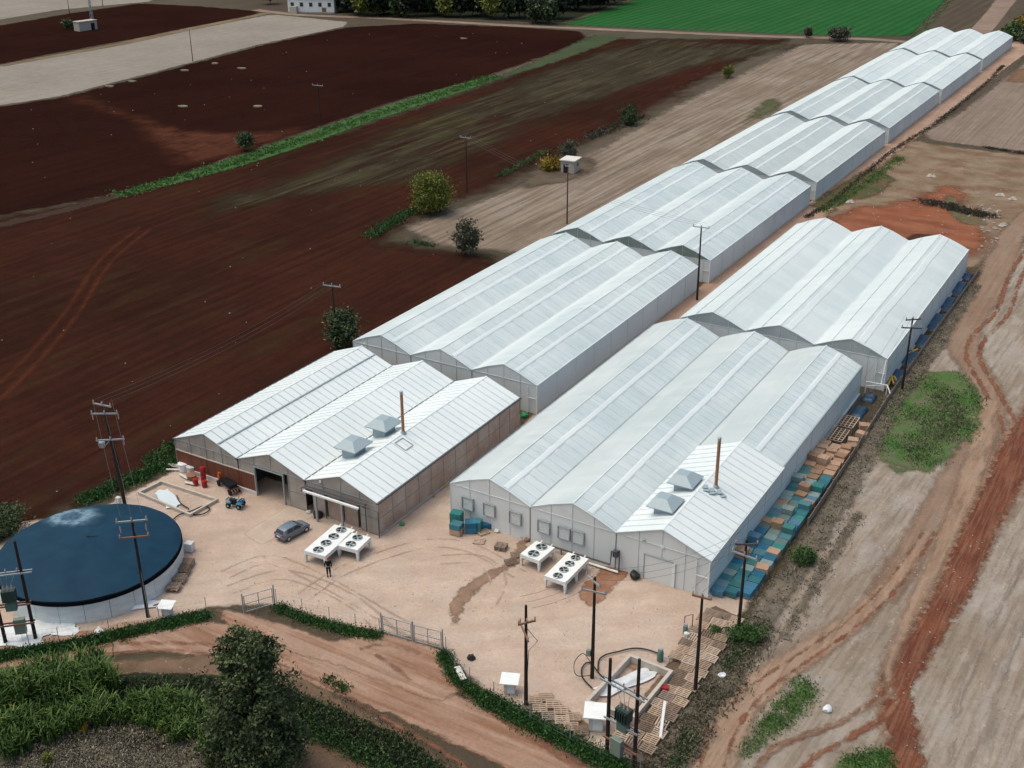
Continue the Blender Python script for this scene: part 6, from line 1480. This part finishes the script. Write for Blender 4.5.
bush(467, 254, 5.4, 2.5, 'leaf_grey', 'grey twiggy bush at the edge of the red field', 34, 60, 0.32, vert=0.5)
bush(343, 349, 5.6, 2.6, 'leaf_dark', 'round dark bush just left of the first film greenhouse', 40, 80, 0.30)
bush(245, 151, 4.6, 2.2, 'leaf_dark', 'small dark tree alone on the green strip', 26, 60, 0.35, base=0.2)
bush(629, 125, 5.2, 2.5, 'leaf_dark', 'dark round bush at the far end of the scrubby field edge', 30, 60, 0.35)
bush(568, 160, 4.4, 2.1, 'leaf_grey', 'grey twiggy shrub behind the small hut', 22, 50, 0.3, vert=0.4)
bush(551, 170, 2.8, 3.0, 'leaf_amber', 'low yellowish shrub left of the small hut', 24, 60, 0.35)
bush(728, 78, 3.6, 1.8, 'leaf_yellow', 'small yellowish bush at the stubble edge far along the greenhouses', 18, 50, 0.35)
bush(1, 534, 2.9, 2.4, 'leaf_tree', 'dark bush at the left edge behind the tank', 60, 90, 0.2)
bush(838, 41, 4.6, 3.8, 'leaf_grey', 'dark bare shrub beside the far dirt road', 30, 60, 0.5, vert=0.5)
bush(807, 38, 3.6, 1.9, 'leaf_grey', 'smaller bare shrub left of the dark one on the far road', 18, 40, 0.45, vert=0.5)
bush(1010, 40, 5.2, 4.2, 'leaf_mid', 'green bush beside the far dirt track', 30, 70, 0.6)
bush(1022, 32, 5.5, 4.5, 'leaf_amber', 'yellow bush beside the far dirt track', 30, 70, 0.6)
bush(1030, 44, 4.5, 4.0, 'leaf_dark', 'dark bush right of the farthest greenhouse', 26, 70, 0.6)
bush(803, 563, 1.5, 1.5, 'leaf_mid', 'low green bush in the verge beside the crates', 20, 60, 0.16)
bush(745, 640, 1.4, 1.5, 'leaf_verge', 'low dark green bush at the foot of the corner pole', 18, 60, 0.16)
bush(716, 634, 0.8, 0.6, 'leaf_mid', 'small green weed clump in the pallet walkway', 10, 50, 0.12)
# far trees behind the road: three kinds, copied
kinds = []
for k, (h, r, mt, lb) in enumerate(((9.5, 4.2, 'leaf_far', 'dark tree in the far wood'), (8.0, 3.8, 'leaf_dark', 'mid green tree in the far wood'), (8.5, 3.6, 'leaf_yellow', 'paler yellowish tree in the far wood'))):
    kinds.append((tree('far_tree', 0, 0, h, r, MT[mt], lb, 'tree', 'trees of the far wood', 44, 42, 0.75, 0.12, r*0.36, 0.4), lb))
rt = random.Random(3); used = [False]*3
def put_tree(k, x, y, s, label):
    o = kinds[k][0]
    if used[k]: o = copy_tree(o)
    used[k] = True; o.location = (x, y, 0); o.scale = (s, s, s*rt.uniform(0.9, 1.15)); o.rotation_euler = (0, 0, rt.uniform(0, 6.28)); o['label'] = label
n = 0
for row_, (py, x0_, x1_, st_) in enumerate(((15.0, 356, 560, 11), (10, 340, 600, 9.5), (4, 335, 620, 10), (-3, 330, 640, 11), (-12, 320, 668, 13))):
    px = x0_
    while px < x1_:
        k = 0 if row_ > 0 or rt.random() < 0.45 else (2 if rt.random() < 0.35 else 1)
        if row_ == 0 and 548 < px: k = 0
        x, y = gp(px+rt.uniform(-4, 4), py+rt.uniform(-1.5, 1.5)+(px-356)*0.02*(row_ == 0))
        put_tree(k, x, y, rt.uniform(1.05, 1.4), '%s, %s from the left in its %s row' % (kinds[k][1], ORD[n], ('front', 'second', 'third', 'fourth', 'rear')[row_]))
        n += 1; px += st_*rt.uniform(0.8, 1.25)
    n = 0
put_tree(2, *gp(362, 15), 0.6, 'small bright yellow tree at the left end of the far wood')
put_tree(2, *gp(377, 16), 1.0, 'tall yellowish tree at the front left of the far wood')
put_tree(2, *gp(405, 17), 1.05, 'yellowish tree right of the tall one before the far wood')
put_tree(1, *gp(536, 23), 1.15, 'green tree at the far road near the crop field')
put_tree(1, *gp(549, 24), 1.0, 'last green tree at the far road before the crop field')
put_tree(0, *gp(270, 4), 0.9, 'dark tree left of the white farmhouse'); put_tree(0, *gp(255, -2), 0.9, 'dark tree well left of the white farmhouse')
put_tree(0, *gp(345, 12), 0.9, 'dark tree right of the white farmhouse')

# hedges and verges
def hedge(name, pts, w, n, h, leaf, mat, label, lump=1.0):
    k = 1.8 if leaf < 0.2 else 1.3
    return scatter_strip(name, gps(pts), w, int(n*k*0.85), h*0.62, leaf*0.72, MT[mat], label, None, 0.5, lump)
hedge('hedge', [(0, 658), (40, 652), (80, 645), (120, 636), (160, 627), (203, 618)], 1.1, 15000, 0.8, 0.16, 'leaf_verge', 'dark green hedge of weeds along the tank fence')
hedge('hedge', [(279, 609), (300, 618), (320, 624), (350, 632), (377, 637)], 0.9, 4200, 0.7, 0.15, 'leaf_verge', 'green weeds along the middle stretch of the yard fence')
hedge('hedge', [(444, 656), (452, 672), (465, 687), (485, 700)], 0.9, 3800, 0.7, 0.15, 'leaf_verge', 'green weeds at the bend of the yard fence')
hedge('hedge', [(485, 700), (505, 711), (530, 724), (560, 739), (590, 754), (620, 770)], 1.7, 9000, 0.8, 0.16, 'leaf_verge', 'dense green weeds along the lower yard fence')
hedge('weeds', [(88, 500), (110, 490), (140, 478), (165, 466), (178, 458)], 2.2, 5000, 0.9, 0.22, 'leaf_verge', 'green weeds between the red field and the yard')
hedge('weeds', [(150, 462), (165, 452), (172, 446)], 1.6, 1200, 0.9, 0.22, 'leaf_mid', 'weeds at the left corner of the packing shed')
hedge('weeds', [(372, 236), (390, 224), (412, 211)], 3.0, 2500, 0.9, 0.28, 'leaf_verge', 'green weeds left of the yellow bush')
hedge('weeds', [(412, 243), (430, 246)], 2.0, 500, 0.7, 0.25, 'leaf_mid', 'small weeds beside the grey bush')
hedge('weeds', [(500, 176), (520, 166), (545, 152)], 2.0, 1200, 0.8, 0.3, 'leaf_mid', 'thin line of weeds by the field pole')
hedge('weeds', [(590, 138), (610, 130), (640, 118)], 4.0, 1800, 1.2, 0.35, 'leaf_scrub', 'scrub along the far edge of the grey field')
hedge('weeds', [(118, 195), (180, 179), (250, 158), (320, 134), (400, 107), (450, 91), (495, 77)], 6.5, 9000, 0.22, 0.34, 'leaf_weed', 'thick grass standing on the green strip')
hedge('weeds', [(806, 218), (836, 199), (868, 172), (896, 149), (936, 123), (983, 86), (1003, 66)], 0.9, 6000, 0.5, 0.24, 'leaf_scrub', 'dark weeds along the edge of the sandy lane')
hedge('weeds', [(820, 212), (842, 199), (868, 182), (900, 158)], 3.0, 4200, 0.4, 0.2, 'leaf_weed', 'green weeds between the lane and the red earth')
hedge('weeds', [(928, 203), (945, 206), (965, 212), (985, 216)], 4.0, 4200, 0.6, 0.26, 'leaf_scrub', 'dark burnt heap of weeds on the red earth')
hedge('weeds', [(985, 148), (1024, 154), (1060, 156)], 1.0, 900, 0.6, 0.3, 'leaf_scrub', 'dark weed line along the far field edge')
hedge('weeds', [(742, 648), (728, 668)], 1.2, 900, 0.5, 0.16, 'leaf_mid', 'green weeds at the foot of the corner pole')
hedge('weeds', [(690, 738), (676, 765)], 1.2, 900, 0.5, 0.16, 'leaf_mid', 'green weeds beside the lower end of the walkway')
scatter_poly('weed_patch', gps([(905, 385), (940, 370), (965, 376), (982, 400), (984, 424), (963, 450), (935, 468), (900, 474), (876, 452), (884, 415)]), 10000, 0.22, 0.13, MT['leaf_weed'], 'green weeds covering the patch right of the fence', lump=0.5, holes=0.75)
scatter_poly('weed_patch', gps([(930, 395), (960, 395), (972, 420), (950, 452), (915, 465), (900, 450)]), 3500, 0.3, 0.14, MT['leaf_verge2'], 'grey dry weeds within the green patch', lump=0.6, holes=0.5)
scatter_poly('weed_patch', gps([(800, 672), (818, 690), (812, 708), (780, 733), (748, 757), (740, 752), (765, 717), (788, 692)]), 3200, 0.2, 0.11, MT['leaf_weed'], 'green weeds between the curving ruts', lump=0.35, holes=0.7)
scatter_poly('weed_patch', gps([(828, 770), (848, 755), (884, 749), (893, 758), (892, 785), (835, 790)]), 3800, 0.2, 0.11, MT['leaf_weed'], 'green weeds at the bottom edge beside the red strip', lump=0.3, holes=0.9)
# ditch vegetation and dry bank, lower left
def reeds(name, pts, w, n, h, mat, label, rng=RNG, bl=22, grp=7):
    """tall arching blades in tufts"""
    L = smooth_line(gps(pts), 0.5); nt = n//bl; ng = nt//grp; gi = rng.integers(0, len(L), ng); gc = L[gi]+rng.normal(size=(ng, 2))*w*0.3
    c = np.repeat(gc, grp, 0)+rng.normal(size=(ng*grp, 2))*0.32; nt = len(c); gh = np.repeat(0.7+0.5*rng.random(ng), grp); V = []; fs = []; sh = []
    for q in range(nt):
        hh = h*gh[q]*(0.6+0.5*rng.random()); s0 = 0.5+rng.normal()*0.15
        for b in range(bl):
            a = rng.random()*6.283; l = hh*(0.5+0.5*rng.random()); lean = 0.08+0.32*rng.random(); wd = 0.025+0.03*rng.random()
            bx, by = c[q]+rng.normal(size=2)*0.25; ca, sa = math.cos(a), math.sin(a); k = len(V)
            zb = l*(0.25+0.5*rng.random())*0.8
            for (u, ww) in ((0, wd), (0.5, wd*1.3), (0.85, wd), (1.0, 0.01)):
                r_ = lean*l*u*u; z = zb+(l-zb)*(u-0.35*u*u*u*lean*2)
                V.append((bx+ca*r_-sa*ww, by+sa*r_+ca*ww, z)); V.append((bx+ca*r_+sa*ww, by+sa*r_-ca*ww, z))
            fs += [(k, k+1, k+3, k+2), (k+2, k+3, k+5, k+4), (k+4, k+5, k+7, k+6)]
            v = min(1, max(0, s0+rng.normal()*0.2)); sh += [v]*8
    o = mesh_obj(name, V, fs, MT[mat]); at = o.data.attributes.new('shade', 'FLOAT', 'POINT'); at.data.foreach_set('value', np.array(sh, np.float32))
    return tag(o, label, None, None, 'stuff')
reeds('reed_bed', [(-40, 715), (0, 712), (40, 703), (75, 698), (98, 696)], 3.4, 17000, 3.3, 'leaf_reed', 'tall green reeds at the left end of the ditch')
reeds('reed_bed', [(-30, 742), (20, 738), (60, 728), (90, 722)], 2.6, 11000, 2.3, 'leaf_reed', 'second bank of reeds nearer the dry grass')
reeds('reed_bed', [(105, 722), (130, 716), (160, 716), (180, 720)], 2.2, 9000, 2.0, 'leaf_reed', 'lower green reeds in the middle of the ditch')
reeds('reed_bed', [(180, 730), (205, 735), (230, 742)], 2.0, 4800, 1.8, 'leaf_reed', 'paler reeds left of the large tree')
hedge('ditch_scrub', [(85, 696), (130, 694), (200, 694), (270, 702), (340, 730), (400, 757), (440, 790)], 3.2, 22000, 1.2, 0.2, 'leaf_dark', 'dark overgrown scrub filling the ditch')
hedge('ditch_scrub', [(290, 722), (340, 745), (390, 775)], 1.6, 4000, 1.3, 0.2, 'leaf_mid', 'greener scrub in the ditch right of the large tree')
hedge('weeds', [(328, 680), (345, 690)], 0.6, 500, 0.4, 0.15, 'leaf_mid', 'small weeds on the bank beside the road')
reeds('verge_grass', [(972, 285), (930, 350), (892, 405), (868, 450), (838, 505), (795, 572), (757, 628)], 2.0, 9000, 0.42, 'leaf_dry', 'dry grass along the outside of the right fence', bl=7, grp=2)
reeds('verge_grass', [(757, 628), (722, 684), (682, 742), (660, 785)], 3.2, 8000, 0.5, 'leaf_verge2', 'dry grass outside the pallet walkway', bl=7, grp=2)
reeds('verge_grass', [(858, 514), (832, 556), (806, 600), (790, 630)], 0.9, 1400, 0.3, 'leaf_verge2', 'line of dry grass in the right stubble', bl=6, grp=2)
for k, (px, py) in enumerate(((84, 734), (163, 736), (20, 742), (48, 765), (210, 768))):
    bush(px, py, 1.3, 0.5, ('leaf_amber', 'leaf_yellow', 'leaf_yellow', 'leaf_yellow', 'leaf_yellow')[k], '%s yellowish shrub from the left at the edge of the dry grass' % ORD[(2, 3, 0, 1, 4)[k]], 9, 45, 0.11, name='shrub', cat='shrub', group='yellowish shrubs by the dry grass')
reeds('dry_grass', [(-40, 775), (40, 757), (110, 750), (180, 752), (240, 775)], 8.0, 15000, 0.5, 'leaf_dry', 'grey brown dry grass at the bottom left corner', bl=6, grp=3)
reeds('dry_grass', [(-40, 752), (40, 742), (110, 734), (180, 738), (225, 752)], 3.0, 9000, 0.6, 'leaf_verge2', 'greener dry grass along the edge of the reeds')
# ------------------------------------------------------------------ far buildings and small field things
def farmhouse():
    a, b = gp(285, 13), gp(331, 13.5); cx, cy = (a[0]+b[0])/2, (a[1]+b[1])/2; an = math.atan2(b[1]-a[1], b[0]-a[0]); w = math.hypot(b[0]-a[0], b[1]-a[1])
    t = thing('farmhouse', (cx, cy+4, 0), 'white farmhouse at the far end of the dirt road', 'house', None, an)
    B = lambda n, m, mt, p=t: m.build(n, MT[mt], p, world=False)
    B('wall', mb().box((0, 0, 3), (w, 8, 6)), 'white')
    B('roof', mb().prism([(-w/2-0.5, 6), (w/2+0.5, 6), (w/2-2, 8.2), (-w/2+2, 8.2)], -4.5, 4.5), 'roof_tile')
    for k in range(5):
        f = B('window', mb().box((-w/2+w*(k+0.5)/5, -4.02, 3.6), (1.6, 0.12, 1.8)), 'steel'); mb().box((-w/2+w*(k+0.5)/5, -4.07, 3.6), (1.3, 0.08, 1.5)).build('pane', MT['glass'], f, world=False)
    B('door', mb().box((w*0.28, -4.03, 1.2), (1.8, 0.12, 2.4)), 'rust'); B('plinth', mb().box((0, -4.06, 0.3), (w, 0.1, 0.6)), 'concrete')
    B('porch', mb().box((-w*0.36, -5.2, 1.5), (3.0, 2.2, 3.0)), 'cream')
farmhouse()
def pump_shed():
    a, b = gp(73, 32), gp(91, 29.5); an = math.atan2(b[1]-a[1], b[0]-a[0]); w = math.hypot(b[0]-a[0], b[1]-a[1])
    t = thing('pump_shed', ((a[0]+b[0])/2, (a[1]+b[1])/2+2, 0), 'small concrete pump shed in the far dark field', 'shed', None, an)
    B = lambda n, m, mt: m.build(n, MT[mt], t, world=False)
    B('wall', mb().box((0, 0, 1.7), (w, 3.5, 3.4)), 'concrete'); B('roof', mb().box((0, 0, 3.5), (w+0.4, 3.9, 0.25)), 'concrete')
    B('door', mb().box((w*0.25, -1.77, 1.3), (1.6, 0.1, 2.6)), 'glass'); B('window', mb().box((w*0.42, -1.77, 1.8), (0.9, 0.1, 1.4)), 'bluegrey')
    bush(68, 29, 4.0, 1.8, 'leaf_mid', 'green bush at the left side of the far pump shed', 16, 40, 0.5)
    x, y = gp(93, 26); t = thing('lattice_mast', (x, y, 0), 'thin lattice mast beside the far pump shed', 'mast'); 
    for sx in (-0.5, 0.5):
        for sy in (-0.5, 0.5): mb().bar((sx, sy, 0), (sx*0.3, sy*0.3, 14), 0.16).build('leg', MT['steel'], t, world=False)
    m = mb()
    for q in range(10):
        k0, k1 = 1-0.07*q, 1-0.07*(q+1)
        for s in (-1, 1): m.bar((-0.5*k0, s*0.5*k0, q*1.4), (0.5*k1, s*0.5*k1, (q+1)*1.4), 0.09); m.bar((s*0.5*k0, -0.5*k0, q*1.4), (s*0.5*k1, 0.5*k1, (q+1)*1.4), 0.09)
    m.build('bracing', MT['steel'], t, world=False)
pump_shed()
def hut():
    a, b = gp(562, 175), gp(580, 172); an = math.atan2(b[1]-a[1], b[0]-a[0])
    t = thing('hut', (*gp(570.5, 171.5), 0), 'small pale flat roofed hut at the edge of the stubble', 'hut', None, 0.12)
    B = lambda n, m, mt: m.build(n, MT[mt], t, world=False)
    B('wall', mb().box((0, 0, 1.35), (3.0, 3.6, 2.7)), 'concrete'); B('roof', mb().box((0, 0, 2.8), (3.6, 4.2, 0.22)), 'offwhite')
    B('door', mb().box((-0.4, -1.82, 1.0), (1.1, 0.1, 2.0)), 'black'); B('window', mb().box((1.52, 0.3, 1.7), (0.08, 0.9, 0.7)), 'dark_steel')
hut()
# pale straw mats and stones lying in the dark fields
for k, (px, py) in enumerate(((183, 107), (258, 107), (132, 82), (110, 87), (185, 71), (215, 64), (242, 69), (464, 39))):
    x, y = gp(px, py); m = mb(); n_ = 9
    pts = [(1.5*math.cos(6.283*i/n_)*RNG.uniform(0.7, 1.3), 0.9*math.sin(6.283*i/n_)*RNG.uniform(0.8, 1.2)) for i in range(n_)]
    m.prism(pts, 0.05, 0.35, 'z'); o = m.build('straw_mat', MT['straw']); o.location = (x, y, 0)
    tag(o, 'pale straw mat on the dark field, %s counted from the left' % ORD[(2, 6, 1, 0, 3, 4, 5, 7)[k]], 'straw mat', 'straw mats on the dark field')
def stones(name, poly, n, lo, hi, label):
    A = np.array(poly); V = []; fs = []
    c = A.min(0)+(A.max(0)-A.min(0))*RNG.random((n*3, 2)); c = c[sdist(c, poly) > 0][:n]
    for x, y in c:
        s = RNG.uniform(lo, hi); k = len(V); q = RNG.uniform(0.6, 1.4, 6)
        V += [(x-s*q[0], y, 0.05+s*.3), (x+s*q[1], y, 0.05+s*.3), (x, y-s*q[2], 0.05+s*.3), (x, y+s*q[3], 0.05+s*.3), (x, y, 0.06+s*0.9*q[4]), (x, y, 0.0)]
        fs += [(0+k, 2+k, 4+k), (2+k, 1+k, 4+k), (1+k, 3+k, 4+k), (3+k, 0+k, 4+k), (2+k, 0+k, 5+k), (1+k, 2+k, 5+k), (3+k, 1+k, 5+k), (0+k, 3+k, 5+k)]
    tag(mesh_obj(name, V, fs, MT['stone']), label, None, None, 'stuff')
stones('field_stones', gps([(0, 217), (120, 197), (330, 140), (560, 60), (780, 44), (560, 165), (440, 250), (180, 470), (0, 590)]), 70, 0.06, 0.15, 'pale stones scattered over the ploughed field')
stones('field_stones', gps([(0, 108), (350, 30), (580, 34), (400, 98), (120, 190), (0, 214)]), 34, 0.10, 0.22, 'pale stones scattered over the dark field')
stones('rubble', gps([(830, 210), (930, 160), (1024, 165), (1024, 228), (985, 260), (930, 258)]), 110, 0.08, 0.25, 'pale rubble scattered over the scrub and red earth')
stones('rubble', gps([(975, 200), (1005, 205), (1002, 232), (985, 262), (975, 250), (985, 222)]), 60, 0.1, 0.38, 'broken pale rubble along the lane edge')
stones('clods', gps([(0, 690), (215, 664), (280, 672), (420, 740), (300, 700), (100, 690)]), 160, 0.03, 0.12, 'small stones on the bank below the road')
stones('clods', gps([(150, 520), (440, 560), (690, 610), (640, 700), (440, 640), (220, 590)]), 220, 0.02, 0.07, 'small stones on the sandy yard')
stones('clods', gps([(900, 480), (1024, 560), (1024, 768), (900, 768), (760, 690)]), 500, 0.03, 0.10, 'small stones in the right stubble')
for k, (px, py) in enumerate(((931, 177), (1000, 196), (1012, 200), (850, 203), (1003, 226))):
    tarp(px, py, 1.7, 1.1, 'pale rubbish heap on the scrub, %s counted from the left' % ORD[(1, 2, 4, 0, 3)[k]], 0.7, rz=0.3*k, name='rubbish_heap', cat='rubbish', group='rubbish heaps on the scrub', seed=60+k, mat='concrete')
